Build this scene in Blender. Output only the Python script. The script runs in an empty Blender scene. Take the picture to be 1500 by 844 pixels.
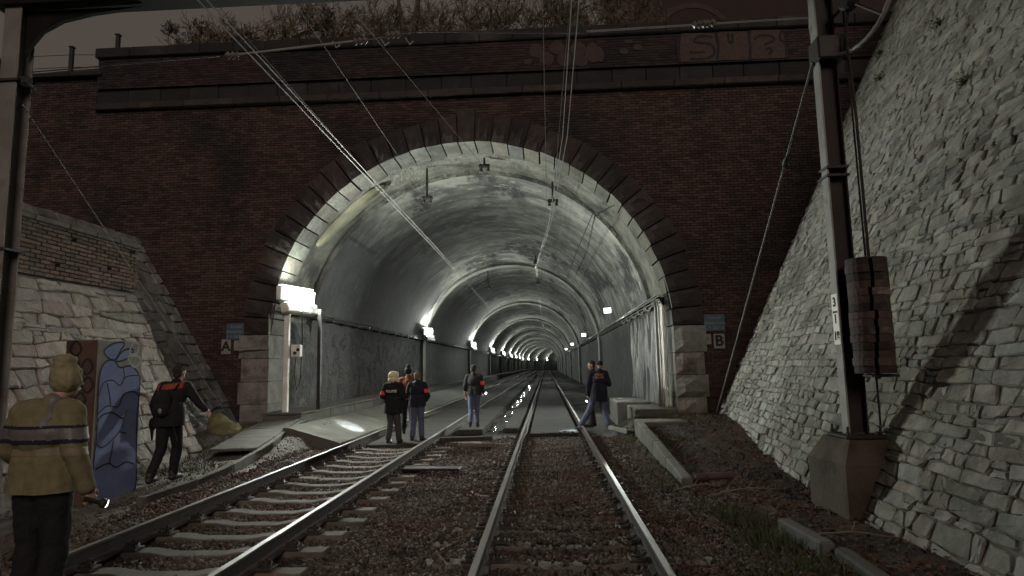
import bpy, math, random
import numpy as np
from mathutils import Vector, Matrix, Euler, noise as mnoise
from mathutils.bvhtree import BVHTree
random.seed(7); np.random.seed(7)
R = math.radians
scene = bpy.context.scene
COL = scene.collection

# ------------------------------------------------------------------ camera
cam_d = bpy.data.cameras.new('camera'); cam_o = bpy.data.objects.new('camera', cam_d); COL.objects.link(cam_o)
cam_d.sensor_width = 36.0; cam_d.lens = 36.0 * 930.0 / 1500.0
cam_d.clip_start = 0.05; cam_d.clip_end = 2000
fw = Vector((-0.0504978, 0.99128815, 0.12164611)); rt = Vector((0.99838149, 0.05329506, -0.01985015)); up = Vector((0.02616035, -0.12044684, 0.99237503))
m = Matrix((rt, up, -fw)).transposed().to_4x4(); m.translation = Vector((0, 0, 1.75))
cam_o.matrix_world = m
scene.camera = cam_o

# ------------------------------------------------------------------ sky glow, faint town light, exposure
world = bpy.data.worlds.new('World'); scene.world = world; world.use_nodes = True
wn = world.node_tree.nodes; wl = world.node_tree.links
bg = wn['Background']; bg.inputs['Color'].default_value = (0.077, 0.064, 0.055, 1); bg.inputs['Strength'].default_value = 1.0
sun_d = bpy.data.lights.new('town_glow', 'SUN'); sun_d.energy = 1.15; sun_d.angle = R(25); sun_d.color = (1.0, 0.82, 0.72)
sun_o = bpy.data.objects.new('town_glow', sun_d); COL.objects.link(sun_o)
sun_o.rotation_euler = Vector((-0.22, 0.84, -0.46)).to_track_quat('-Z', 'Y').to_euler()
vs = scene.view_settings
vs.view_transform = 'Standard'; vs.look = 'None'; vs.exposure = 0.0; vs.gamma = 1.0; vs.use_curve_mapping = False
scene.render.engine = 'CYCLES'
scene.cycles.use_denoising = True
scene.cycles.max_bounces = 6; scene.cycles.diffuse_bounces = 4; scene.cycles.glossy_bounces = 3
scene.cycles.sample_clamp_indirect = 3.0
LAMP = 880.0          # watts of a tunnel lamp as the renderer counts them
LCOL = (0.95, 1.0, 0.91)

# ------------------------------------------------------------------ materials
MATS = {}
def mat(name, c1, c2=None, scale=3.0, rough=0.85, bump=0.2, bscale=30.0, metal=0.0, tint=False, rnd=0.0, spec=0.3,
        c3=None, s3=0.6, t3=(0.5, 0.65), stretch=(1, 1, 1), bdist=0.02, c4=None, s4=.35, t4=(.5, .66)):
    """noise-mixed colour (c1..c2), patches of c3, optional per-piece tint, fine bump"""
    if name in MATS: return MATS[name]
    M = bpy.data.materials.new(name); M.use_nodes = True
    nt = M.node_tree; N = nt.nodes; L = nt.links
    b = N['Principled BSDF']; b.inputs['Roughness'].default_value = rough; b.inputs['Metallic'].default_value = metal
    b.inputs['Specular IOR Level'].default_value = spec
    tc = N.new('ShaderNodeTexCoord'); mp = N.new('ShaderNodeMapping'); mp.inputs['Scale'].default_value = stretch
    L.new(tc.outputs['Object'], mp.inputs['Vector'])
    oi = N.new('ShaderNodeObjectInfo')
    if rnd:
        ad = N.new('ShaderNodeVectorMath'); ad.operation = 'MULTIPLY_ADD'
        L.new(oi.outputs['Random'], ad.inputs[0]); ad.inputs[1].default_value = (37, 19, 53); L.new(mp.outputs[0], ad.inputs[2]); vec = ad.outputs[0]
    else: vec = mp.outputs[0]
    def nz(s, det=6, ro=0.6):
        n = N.new('ShaderNodeTexNoise'); n.inputs['Scale'].default_value = s; n.inputs['Detail'].default_value = det; n.inputs['Roughness'].default_value = ro
        L.new(vec, n.inputs['Vector']); return n.outputs['Fac']
    def ramp(src, a, bb):
        r = N.new('ShaderNodeMapRange'); r.inputs['From Min'].default_value = a; r.inputs['From Max'].default_value = bb; L.new(src, r.inputs['Value']); return r.outputs[0]
    def mix(f, a, bb, bt='MIX'):
        x = N.new('ShaderNodeMix'); x.data_type = 'RGBA'; x.blend_type = bt
        if isinstance(f, (int, float)): x.inputs['Factor'].default_value = f
        else: L.new(f, x.inputs['Factor'])
        for i, q in ((6, a), (7, bb)):
            if isinstance(q, (tuple, list)): x.inputs[i].default_value = (*q, 1)
            else: L.new(q, x.inputs[i])
        return x.outputs[2]
    c2 = c2 or tuple(v * 0.6 for v in c1)
    col = mix(ramp(nz(scale), 0.32, 0.68), c1, c2)
    if c3: col = mix(ramp(nz(s3, 5), *t3), col, c3)
    if c4: col = mix(ramp(nz(s4, 8, .68), *t4), col, c4)
    if tint:
        at = N.new('ShaderNodeAttribute'); at.attribute_name = 'tint'; col = mix(1.0, col, at.outputs['Color'], 'MULTIPLY')
    if rnd:
        r = N.new('ShaderNodeMapRange'); r.inputs['To Min'].default_value = 1 - rnd; r.inputs['To Max'].default_value = 1 + rnd; L.new(oi.outputs['Random'], r.inputs['Value'])
        cc = N.new('ShaderNodeCombineColor')
        for i in range(3): L.new(r.outputs[0], cc.inputs[i])
        col = mix(1.0, col, cc.outputs[0], 'MULTIPLY')
    L.new(col, b.inputs['Base Color'])
    if bump:
        bp = N.new('ShaderNodeBump'); bp.inputs['Strength'].default_value = bump; bp.inputs['Distance'].default_value = bdist
        L.new(nz(bscale, 8, 0.65), bp.inputs['Height']); L.new(bp.outputs[0], b.inputs['Normal'])
    MATS[name] = M
    return M
def emit(name, col, s):
    M = bpy.data.materials.new(name); M.use_nodes = True; b = M.node_tree.nodes['Principled BSDF']
    b.inputs['Base Color'].default_value = (0.6, 0.6, 0.6, 1); b.inputs['Emission Color'].default_value = (*col, 1); b.inputs['Emission Strength'].default_value = s
    return M

# ------------------------------------------------------------------ mesh helpers
class MB:
    def __init__(s): s.v = []; s.f = []; s.t = []; s.mi = []
    def add(s, vs, fs, tint=1.0, mi=0):
        o = len(s.v); s.v.extend([tuple(p) for p in vs]); s.f.extend([tuple(i + o for i in f) for f in fs])
        t = tint if isinstance(tint, tuple) else (tint,) * 3
        s.t.extend([t] * len(fs)); s.mi.extend([mi] * len(fs)); return s
    def box(s, c, d, rz=0.0, rx=0.0, ry=0.0, tint=1.0, mi=0, jit=0.0):
        M = Euler((rx, ry, rz)).to_matrix(); c = Vector(c)
        P = []
        for x in (-.5, .5):
            for y in (-.5, .5):
                for z in (-.5, .5):
                    q = Vector((x * d[0], y * d[1], z * d[2]))
                    if jit: q += Vector((random.uniform(-jit, jit), random.uniform(-jit, jit), random.uniform(-jit, jit)))
                    P.append(c + M @ q)
        return s.add(P, [(0, 1, 3, 2), (4, 6, 7, 5), (0, 4, 5, 1), (2, 3, 7, 6), (0, 2, 6, 4), (1, 5, 7, 3)], tint, mi)
    def bbox(s, c, d, bv=0.01, rz=0.0, rx=0.0, ry=0.0, tint=1.0, mi=0):
        """box with chamfered edges"""
        M = Euler((rx, ry, rz)).to_matrix(); c = Vector(c); h = [q / 2 for q in d]; bv = min(bv, min(h) * .9)
        P = []; idx = {}
        for sx in (-1, 1):
            for sy in (-1, 1):
                for sz in (-1, 1):
                    for a in range(3):
                        q = [sx * (h[0] - bv), sy * (h[1] - bv), sz * (h[2] - bv)]; q[a] = (sx, sy, sz)[a] * h[a]
                        idx[(sx, sy, sz, a)] = len(P); P.append(c + M @ Vector(q))
        F = []
        for a in range(3):
            b1, b2 = [(1, 2), (2, 0), (0, 1)][a]
            for sg in (-1, 1):
                loop = []
                for (p, q) in ((-1, -1), (1, -1), (1, 1), (-1, 1)):
                    k = [0, 0, 0]; k[a] = sg; k[b1] = p; k[b2] = q; loop.append(idx[(*k, a)])
                F.append(tuple(loop if sg > 0 else loop[::-1]))
        for a in range(3):           # edges along axis a
            b1, b2 = [(1, 2), (2, 0), (0, 1)][a]
            for p in (-1, 1):
                for q in (-1, 1):
                    k0 = [0, 0, 0]; k0[b1] = p; k0[b2] = q; k1 = k0[:]; k0[a] = -1; k1[a] = 1
                    l = (idx[(*k0, b1)], idx[(*k1, b1)], idx[(*k1, b2)], idx[(*k0, b2)])
                    F.append(l if p * q < 0 else l[::-1])
        for sx in (-1, 1):
            for sy in (-1, 1):
                for sz in (-1, 1):
                    l = tuple(idx[(sx, sy, sz, a)] for a in range(3)); F.append(l if sx * sy * sz > 0 else l[::-1])
        return s.add(P, F, tint, mi)
    def tube(s, pts, r, n=6, tint=1.0, cap=True, mi=0):
        pts = [Vector(p) for p in pts]; k = len(pts); rs = r if isinstance(r, (list, tuple)) else [r] * k
        V = []; F = []; ref = None
        for i, p in enumerate(pts):
            d = (pts[min(i + 1, k - 1)] - pts[max(i - 1, 0)])
            if d.length < 1e-9: d = Vector((0, 0, 1))
            d.normalize()
            if ref is None:
                ref = Vector((0, 0, 1)) if abs(d.z) < .9 else Vector((1, 0, 0))
            a = d.cross(ref)
            if a.length < 1e-6: a = d.orthogonal()
            a.normalize(); b = a.cross(d); ref = b
            for j in range(n):
                t = 2 * math.pi * j / n; V.append(p + (a * math.cos(t) + b * math.sin(t)) * rs[i])
        for i in range(k - 1):
            for j in range(n):
                F.append((i * n + j, i * n + (j + 1) % n, (i + 1) * n + (j + 1) % n, (i + 1) * n + j))
        if cap: F.append(tuple(range(n))[::-1]); F.append(tuple((k - 1) * n + j for j in range(n)))
        return s.add(V, F, tint, mi)
    def lathe(s, prof, c, axis=(0, 0, 1), n=16, tint=1.0, mi=0):
        """prof: (radius, height) pairs along axis"""
        q = Vector((0, 0, 1)).rotation_difference(Vector(axis).normalized()); c = Vector(c); V = []; F = []
        for (r, h) in prof:
            for j in range(n):
                t = 2 * math.pi * j / n; V.append(c + q @ Vector((r * math.cos(t), r * math.sin(t), h)))
        for i in range(len(prof) - 1):
            for j in range(n): F.append((i * n + j, i * n + (j + 1) % n, (i + 1) * n + (j + 1) % n, (i + 1) * n + j))
        F.append(tuple(range(n))[::-1]); F.append(tuple((len(prof) - 1) * n + j for j in range(n)))
        return s.add(V, F, tint, mi)
    def prism(s, poly, org, ax, ay, th, tint=1.0, mi=0):
        """flat polygon (local 2-D) lifted to org+ax*u+ay*v, thickness th along ax x ay"""
        org, ax, ay = Vector(org), Vector(ax), Vector(ay); nn = ax.cross(ay).normalized() * th; k = len(poly)
        V = [org + ax * u + ay * v for u, v in poly] + [org + ax * u + ay * v + nn for u, v in poly]
        F = [tuple(range(k))[::-1], tuple(range(k, 2 * k))] + [(i, (i + 1) % k, k + (i + 1) % k, k + i) for i in range(k)]
        return s.add(V, F, tint, mi)
    def mesh(s, name, mats, smooth=False):
        me = bpy.data.meshes.new(name); me.from_pydata(s.v, [], s.f)
        for m_ in (mats if isinstance(mats, (list, tuple)) else [mats]): me.materials.append(m_)
        if any(s.mi): me.polygons.foreach_set('material_index', s.mi)
        tint_attr(me, s.t)
        if smooth: me.polygons.foreach_set('use_smooth', [True] * len(s.f))
        me.update(); return me
    def build(s, name, mats, parent=None, smooth=False):
        return link(name, s.mesh(name, mats, smooth), parent)
def tint_attr(me, t):
    ca = me.color_attributes.new('tint', 'FLOAT_COLOR', 'CORNER')
    n = np.zeros(len(me.polygons), np.int32); me.polygons.foreach_get('loop_total', n)
    arr = np.ones((len(me.loops), 4), np.float32); arr[:, :3] = np.repeat(np.array(t, np.float32), n, axis=0)
    ca.data.foreach_set('color', arr.ravel())
def link(name, data, parent=None):
    o = bpy.data.objects.new(name, data); COL.objects.link(o)
    if parent is not None:
        o.parent = parent; o.matrix_parent_inverse = parent_mat(parent).inverted()
    return o
def parent_mat(p):
    M = Matrix.LocRotScale(p.location, p.rotation_euler, p.scale)
    if p.parent: M = parent_mat(p.parent) @ p.matrix_parent_inverse @ M
    return M
def tag(o, label=None, cat=None, group=None, kind=None):
    if label: o['label'] = label
    if cat: o['category'] = cat
    if group: o['group'] = group
    if kind: o['kind'] = kind
    return o
def thing(name, loc, label, cat, group=None):
    o = link(name, None); o.location = loc; o.empty_display_size = .2
    return tag(o, label, cat, group)
def rnd_tint(a=.7, b=1.25, hue=.06):
    k = random.uniform(a, b); return (k * (1 + random.uniform(-hue, hue)), k, k * (1 + random.uniform(-hue, hue)))
def text_mesh(txt, size, depth=0.0015, bold=0.0):
    c = bpy.data.curves.new('txt', 'FONT'); c.body = txt; c.size = size; c.extrude = depth; c.offset = bold; c.align_x = 'CENTER'; c.align_y = 'CENTER'
    o = bpy.data.objects.new('txt', c); COL.objects.link(o); dg = bpy.context.evaluated_depsgraph_get(); dg.update()
    me = bpy.data.meshes.new_from_object(o.evaluated_get(dg)); bpy.data.objects.remove(o); bpy.data.curves.remove(c); return me
def put_text(name, txt, size, M, material, parent, bold=0.0, depth=0.0015):
    me = text_mesh(txt, size, depth, bold); me.transform(M); me.materials.clear(); me.materials.append(material)
    return link(name, me, parent)
def fr(org, ax, ay):
    ax, ay = Vector(ax).normalized(), Vector(ay).normalized(); M = Matrix((ax, ay, ax.cross(ay))).transposed().to_4x4(); M.translation = Vector(org); return M

# ------------------------------------------------------------------ layout numbers (metres; y runs into the tunnel, z = 0 on the ballast)
PY = 17.5                 # portal face
CX, CZ, AA, AB = -2.12, 2.75, 5.58, 5.38      # tunnel section: centre, spring height, half width, rise
RAILS_R = (-0.61, 0.90); RAILS_L = (-4.30, -2.66)
def bend(y): return 0.0 if y < 190 else (y - 190) ** 2 / 700.0
def arch_z(x, off=0.0):
    t = (x - CX) / (AA + off)
    return CZ + (AB + off) * math.sqrt(max(0, 1 - t * t)) if abs(t) < 1 else 0.0
def sstep(a, b, x):
    t = min(1, max(0, (x - a) / (b - a))); return t * t * (3 - 2 * t)
def ground_z(x, y):
    n = mnoise.noise((x * 1.3, y * 1.3, 0)) * .035 + mnoise.noise((x * 4, y * 4, 3)) * .018
    z = -0.05 if (x > 1.7 or x < -5.3) else -0.082
    if x > 1.7:
        z += sstep(1.7, 2.6, x) * (.04 + .36 * sstep(9.5, 17, y)) + n * min(1, (x - 1.7))
        z += sstep(3.0, 3.6, x) * .06
    elif x < -5.3:
        z += sstep(5.3, 5.75, -x) * (.06 + .34 * sstep(11.5, 16.8, y)) + n * min(1, (-5.3 - x) * 2)
    else: z += n * .4
    return z
BAT = 0.49                # batter of the stone walls
def wall_foot(y): return 3.28 + 1.17 * sstep(5.5, 20.5, y) * (1 if y > 5.5 else 0)

# ------------------------------------------------------------------ ground, hill, embankments
m_earth = mat('earth', (.038, .031, .025), (.019, .016, .014), 2.5, bump=.8, bscale=18, c3=(.075, .045, .032), s3=1.3, bdist=.05)
m_path = mat('path_grit', (.15, .145, .13), (.09, .085, .075), 5, bump=.8, bscale=45, c3=(.06, .05, .04), s3=1.1)
xs = [-150, -80, -40, -25] + list(np.arange(-14, 9, .22)) + [12, 25, 50, 90, 150]
ys = [-150, -80, -40, -20, -10, -5] + list(np.arange(-2, 17.7, .22)) + [18.2]
V = [(x, y, ground_z(x, y)) for y in ys for x in xs]; nx = len(xs)
F = [(j * nx + i, j * nx + i + 1, (j + 1) * nx + i + 1, (j + 1) * nx + i) for j in range(len(ys) - 1) for i in range(nx - 1)]
g = MB().add(V, F); g.mi = [1 if (V[f[0]][0] < -5.25) else 0 for f in F]
tag(g.build('ground', [m_earth, m_path], smooth=True), kind='structure')
hx = [-150, -80, -40] + list(np.arange(-24, 24, 1.5)) + [40, 80, 150]; hy = [18.55, 20, 22, 25, 30, 40, 60, 100, 180, 330]
V = [(x, y, 10.75 + 1.75 * sstep(18.6, 20.6, y) + mnoise.noise((x * .3, y * .3, 9)) * .2 + (y - 18) * .01) for y in hy for x in hx]; nx = len(hx)
F = [(j * nx + i, j * nx + i + 1, (j + 1) * nx + i + 1, (j + 1) * nx + i) for j in range(len(hy) - 1) for i in range(nx - 1)]
tag(MB().add(V, F).build('hill', m_earth, smooth=True), kind='structure')
e = MB()
e.add([(-9.15, -40, 4.34), (-9.15, 12.9, 4.34), (-150, 12.9, 6), (-150, -40, 6)], [(0, 3, 2, 1)])
tag(e.build('embankment', m_earth), kind='structure')
e = MB(); ztop = 12.6
e.add([(wall_foot(y) + BAT * ztop + .02, y, ztop - .05) for y in (-40, 5.5, 12, 18.5)] + [(150, y, ztop + 3) for y in (-40, 5.5, 12, 18.5)],
      [(i, 4 + i, 5 + i, i + 1)[::-1] for i in range(3)])
tag(e.build('embankment', m_earth), kind='structure')

# ------------------------------------------------------------------ stone cells for the retaining walls
def clip(poly, p, q):
    mx, my = (p[0] + q[0]) / 2, (p[1] + q[1]) / 2; dx, dy = q[0] - p[0], q[1] - p[1]; out = []
    k = len(poly)
    for i in range(k):
        a, b = poly[i], poly[(i + 1) % k]
        da = (a[0] - mx) * dx + (a[1] - my) * dy; db = (b[0] - mx) * dx + (b[1] - my) * dy
        if da <= 0: out.append(a)
        if (da < 0 < db) or (db < 0 < da):
            t = da / (da - db); out.append((a[0] + t * (b[0] - a[0]), a[1] + t * (b[1] - a[1])))
    return out
def rubble(u0, u1, v0, v1, w, h, jit=.33):
    """roughly squared rubble in wavy courses: list of polygons in u,v"""
    rows = [v0]
    while rows[-1] < v1: rows.append(rows[-1] + h * random.uniform(.62, 1.32))
    sd = random.uniform(0, 90); cells = []; n = len(rows)
    def bed(k, u):
        if k == 0: return v0
        if k == n - 1: return v1
        return rows[k] + h * (.34 * mnoise.noise((u * .9, k * 7.3, sd)) + .20 * mnoise.noise((u * 2.9, k * 3.1, sd + 9)) + .12 * mnoise.noise((u * 7, k * 2.1, sd + 5)))
    for k in range(n - 1):
        u = u0 - random.uniform(0, w); js = [(u, 0)]
        while u < u1 + w: u += w * random.choice((.42, .6, .8, 1, 1.05, 1.35, 1.75)) * random.uniform(.85, 1.15); js.append((u, random.uniform(-.22, .22) * h))
        for (a, sa), (b, sb) in zip(js[:-1], js[1:]):
            if b < u0 + .02 or a > u1 - .02: continue
            def edge(t, e0, e1): return None
            def P(u_, kk): u_ = min(u1, max(u0, u_)); return (u_, min(v1, max(v0, bed(kk, u_))))
            split = (b - a) < w * 1.2 and random.random() < .14
            m1, m2 = a + (b - a) * random.uniform(.35, .65), a + (b - a) * random.uniform(.35, .65)
            bl, br, tr, tl, bm, tm = P(a - sa, k), P(b - sb, k), P(b + sb, k + 1), P(a + sa, k + 1), P(m1, k), P(m2, k + 1)
            if split:
                f = random.uniform(.38, .62); lm = (a, bl[1] + (tl[1] - bl[1]) * f); rm = (b, br[1] + (tr[1] - br[1]) * f)
                lm, rm = (min(u1, max(u0, lm[0])), lm[1]), (min(u1, max(u0, rm[0])), rm[1])
                cells += [[bl, bm, br, rm, lm], [lm, rm, tr, tm, tl]]
            else: cells.append([bl, bm, br, tr, tm, tl])
    return cells
def hewn(mb, poly, S, depth, bulge, gap=.009, tint=1.0, mi=0):
    """one rough stone: rounded outline, sunk sides, uneven face. S(u,v,n) -> point (n = out of the wall)"""
    k = len(poly); cu = sum(p[0] for p in poly) / k; cv = sum(p[1] for p in poly) / k
    pts = []
    for i in range(k):
        a, b = poly[i], poly[(i + 1) % k]
        if (a[0] - b[0]) ** 2 + (a[1] - b[1]) ** 2 < .0009: continue
        for t in random.choice(((.08, .92), (.14, .88), (.1, .8), (.2, .9))): pts.append((a[0] + (b[0] - a[0]) * t, a[1] + (b[1] - a[1]) * t))
    k = len(pts)
    if k < 5: return
    sz = max(.05, sum(math.hypot(p[0] - cu, p[1] - cv) for p in pts) / k)
    sc = lambda p, s: (cu + (p[0] - cu) * s, cv + (p[1] - cv) * s)
    s0 = max(.6, 1 - gap * random.choice((.5, .8, 1, 1.6)) / sz); tu, tv = random.uniform(-.05, .05), random.uniform(-.05, .05)
    rg = lambda s, n, j: [S(*sc((p[0] + random.uniform(-j, j), p[1] + random.uniform(-j, j)), s), n + (p[0] - cu) * tu + (p[1] - cv) * tv + random.uniform(-j, j) * .6) for p in pts]
    n0 = random.choice((random.uniform(-.010, .008), random.uniform(-.010, .008), random.uniform(-.03, .018)))
    V = rg(s0, -depth, 0) + rg(s0 * .985, n0, .006) + rg(s0 * .84, n0 + bulge * .8 + .006, .013) + [S(cu, cv, n0 + bulge + random.uniform(-.01, .01))]
    F = [(r * k + i, r * k + (i + 1) % k, (r + 1) * k + (i + 1) % k, (r + 1) * k + i) for r in range(2) for i in range(k)]
    F += [(2 * k + i, 2 * k + (i + 1) % k, 3 * k) for i in range(k)]
    mb.add(V, F, tint, mi)
def stone_wall(root, cells, S, material, nparts, size_key, tints=(.74, 1.14)):
    cells = [c for c in cells if len(c) >= 3]; cells.sort(key=size_key, reverse=True); rest = MB()
    for i, c in enumerate(cells):
        t = rnd_tint(*tints, .05)
        if i < nparts:
            mb = MB(); hewn(mb, c, S, .09, random.uniform(.004, .022), tint=t)
            if mb.f: mb.build('stone', material, root)
        else: hewn(rest, c, S, .09, random.uniform(.004, .022), tint=t)
    if rest.f: tag(rest.build('stones', material, root), kind='stuff')

m_stone = mat('limestone', (.36, .352, .32), (.21, .206, .185), 5, tint=True, bump=.75, bscale=11, c3=(.15, .145, .118), s3=1.3, t3=(.52, .70), bdist=.05, c4=(.12, .118, .095), s4=.38, t4=(.50, .68))
m_joint = mat('wall_joint', (.19, .18, .16), (.05, .047, .04), 2.2, bump=.8, bscale=25)

# right retaining wall ------------------------------------------------
cb = 1 / math.sqrt(1 + BAT * BAT); nrm = Vector((-cb, 0, BAT * cb))
def S_right(u, v, n):
    z = v * cb; p = Vector((wall_foot(u) + BAT * z, u, z - .12)); return p + nrm * n
rw = thing('retaining_wall', (wall_foot(10), 10, 0), 'tall sloping grey rubble stone wall behind the steel mast with weights', 'wall')
mb = MB(); V = []; F = []
ys_ = [-20, 0, 3] + list(np.arange(5, 18.0, 1.0)) + [17.95]; vs_ = [0, 7, 14.2]
for y in ys_:
    for v in vs_: V.append(S_right(y, v, -.012))
for j in range(len(ys_) - 1):
    for i in range(2): F.append((j * 3 + i, (j + 1) * 3 + i, (j + 1) * 3 + i + 1, j * 3 + i + 1)[::-1])
for y in ys_: V.append(S_right(y, 14.2, -.022) + Vector((1.2, 0, 0)))
o_ = len(ys_) * 3
for j in range(len(ys_) - 1): F.append((j * 3 + 2, (j + 1) * 3 + 2, o_ + j + 1, o_ + j))
mb.add(V, F); mb.build('mortar_bed', m_joint, rw)
def px_size(S):
    def key(c):
        u = sum(p[0] for p in c) / len(c); v = sum(p[1] for p in c) / len(c); P = S(u, v, 0) - Vector((0, 0, 1.75))
        d = P.dot(fw)
        if d < 1: return 0
        a, b_ = P.dot(rt) / d, P.dot(up) / d
        if abs(a) > .83 or abs(b_) > .47: return 0
        return 1 / P.length
    return key
stone_wall(rw, rubble(2.2, 17.5, 0, 14.2, .31, .165), S_right, m_stone, 300, px_size(S_right))

# left retaining wall (near section, brick on top) ------------------------------------------------
LW0, LWT = -7.02, 3.44
def S_left(u, v, n):       # u runs away from the camera
    z = v * cb; return Vector((LW0 - BAT * z, u, z - .02)) + Vector((cb, 0, BAT * cb)) * n
lw = thing('retaining_wall', (LW0, 10, 0), 'pale rubble stone wall topped with old brick behind the graffiti cabinet', 'wall')
mb = MB()
x1 = LW0 - BAT * LWT
mb.add([(LW0 - .015, -20, -.1), (LW0 - .015, 12.97, -.1), (x1 - .07, 12.97, LWT), (x1 - .07, -20, LWT), (x1 - .07, 12.97, 4.40), (x1 - .07, -20, 4.40),
        (-12, 12.97, -.1), (-12, 12.97, 4.40), (-12, -20, 4.40)],
       [(0, 1, 2, 3), (3, 2, 4, 5), (1, 6, 7, 4, 2), (5, 4, 7, 8)])
mb.build('mortar_bed', m_joint, lw)
m_stone2 = mat('pale_limestone', (.31, .285, .255), (.19, .175, .155), 5, tint=True, bump=1.0, bscale=11, c3=(.22, .20, .165), s3=1.3, t3=(.52, .70), bdist=.05)
stone_wall(lw, rubble(6.2, 13.0, 0, (LWT - .02) / cb, .48, .25), S_left, m_stone2, 300, px_size(S_left), (.8, 1.2))
# return face of the wall end (faces the portal side corner)
m_brick = mat('old_brick', (.060, .036, .031), (.039, .025, .0225), 8, tint=True, bump=.5, bscale=60, c3=(.018, .016, .0155), s3=.5, t3=(.46, .68))
m_brick_pale = mat('weathered_brick', (.15, .105, .08), (.085, .058, .046), 7, tint=True, bump=.6, bscale=50, c3=(.07, .065, .05), s3=2.1, t3=(.5, .66))
z = LWT + .01; row = 0
while z < 4.36:
    u = 12.98 - (.115 if row % 2 else 0); k = 0
    if row % 2:
        MB().bbox((x1 - .02, 12.93, z + .033), (.12, .10, .062), .006, tint=rnd_tint()).build('brick', m_brick_pale, lw)
    while u > 7.6:
        if random.random() > .03:
            MB().bbox((x1 - .03 + random.uniform(-.012, .012), u - .11, z + .033), (.12, .214, .062), .007, rz=random.uniform(-.02, .02), tint=rnd_tint(.55, 1.3)).build('brick', m_brick_pale, lw)
        u -= .226
    z += .0745; row += 1
u = 12.98                    # coping course of bricks on edge
cp = mat('coping_stone', (.12, .11, .095), (.06, .055, .05), 5, bump=.6, bscale=30, rnd=.2)
while u > 7.6:
    w_ = random.uniform(.5, .8)
    MB().bbox((x1 - .06, u - w_ / 2, 4.43), (.34, w_ - .015, .10), .015, rz=random.uniform(-.01, .01)).build('coping_stone', cp, lw); u -= w_

# far left wing wall, set back, up to the portal ------------------------------------------------
BW = .60; cbw = 1 / math.sqrt(1 + BW * BW)
def S_wing(u, v, n):
    z = v * cbw; return Vector((-8.33 - BW * z, u, z)) + Vector((cbw, 0, BW * cbw)) * n
ww = thing('wing_wall', (-8.4, 15.2, 0), 'grey sloping wing wall between the brick portal and the pale stone wall', 'wall')
m_wing = mat('wing_stone', (.20, .205, .20), (.12, .125, .12), 4, tint=True, bump=.6, bscale=22, c3=(.08, .08, .075), s3=1.2)
MB().add([S_wing(12.9, 0, -.05), S_wing(17.6, 0, -.05), S_wing(17.6, 6.6, -.03), S_wing(12.9, 6.6, -.03), (-14, 17.6, S_wing(0, 6.6, -.05).z), (-14, 12.9, S_wing(0, 6.6, -.05).z)], [(0, 1, 2, 3), (3, 2, 4, 5)]).build('mortar_bed', m_joint, ww)
stone_wall(ww, rubble(12.9, 17.5, 0, 6.6, .60, .34), S_wing, m_wing, 300, px_size(S_wing), (.8, 1.15))

# ------------------------------------------------------------------ tunnel portal
m_mortar = mat('dark_mortar', (.030, .025, .023), (.018, .0155, .015), 4, bump=.4, bscale=50)
m_vous = mat('portal_stone', (.050, .039, .034), (.029, .024, .022), 4, tint=True, bump=.8, bscale=16, c3=(.022, .02, .02), s3=.7, t3=(.45, .66), bdist=.04)
m_jamb = mat('jamb_stone', (.19, .18, .16), (.11, .105, .095), 4, tint=True, bump=.9, bscale=12, c3=(.06, .042, .036), s3=1.4, t3=(.52, .68), bdist=.05)
m_dstone = mat('dark_stone', (.022, .020, .020), (.012, .012, .013), 2, bump=.6, bscale=25, tint=True, c3=(.045, .04, .036), s3=.55, t3=(.57, .7))  # dark patchy stone for the copings, the band below the parapet and the roof
pt = thing('tunnel_portal', (CX, PY, 0), 'dark red brick tunnel portal wall with rough stone arch and graffiti parapet', 'portal')
mb = MB(); yb = PY + .03
xsx = [-22, -13.2] + list(np.linspace(CX - AA - .02, CX + AA + .02, 61)) + [13]
def ptop(x): return 10.6 if x < -13.1 else 11.2
for a, b_ in zip(xsx[:-1], xsx[1:]):
    za = arch_z(a, .02) if abs(a - CX) < AA + .01 and abs(b_ - CX) <= AA + .03 else 0
    zb = arch_z(b_, .02) if abs(b_ - CX) < AA + .01 and abs(a - CX) <= AA + .03 else 0
    if CX - AA - .03 <= a and b_ <= CX + AA + .03: za = max(za, CZ); zb = max(zb, CZ)
    tp = ptop((a + b_) / 2)
    mb.add([(a, yb, za), (b_, yb, zb), (b_, yb, tp), (a, yb, tp), (a, yb + 1, tp), (b_, yb + 1, tp)], [(0, 1, 2, 3), (3, 2, 5, 4)])
mb.build('mortar_bed', m_mortar, pt)
# bricks of the face: real relief, too small to pick apart singly
bk = MB(); ch, bl = .0765, .228; row = 0; z = .0
def in_arch(x, z_, off): return ((x - CX) / (AA + off)) ** 2 + (max(0, z_ - CZ) / (AB + off)) ** 2 < 1
while z < 10.5:
    x = -17.1 + (.114 if row % 2 else 0); zc = z + ch / 2
    while x < 10.8:
        xc = x + bl / 2
        if (zc < 9.5 or xc < -13.2) and not in_arch(xc, zc, .42) and xc < 4.55 + BAT * (zc + .2) + .4 and (zc > 5.2 or xc > -8.35 - BW * zc - .4):
            y0 = PY + random.uniform(-.006, .006); h = ch - .013; l = bl - .012
            bk.add([(x, y0, z), (x + l, y0, z), (x + l, y0, z + h), (x, y0, z + h), (x, yb + .01, z), (x + l, yb + .01, z), (x + l, yb + .01, z + h), (x, yb + .01, z + h)],
                   [(0, 1, 2, 3), (0, 4, 5, 1), (3, 2, 6, 7), (0, 3, 7, 4), (1, 5, 6, 2)], rnd_tint(.55, 1.35, .1))
        x += bl
    z += ch; row += 1
tag(bk.build('bricks', m_brick, pt), kind='stuff')
bk = MB(); z = 10.16; row = 0                       # parapet bricks stand 0.12 m proud
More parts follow.
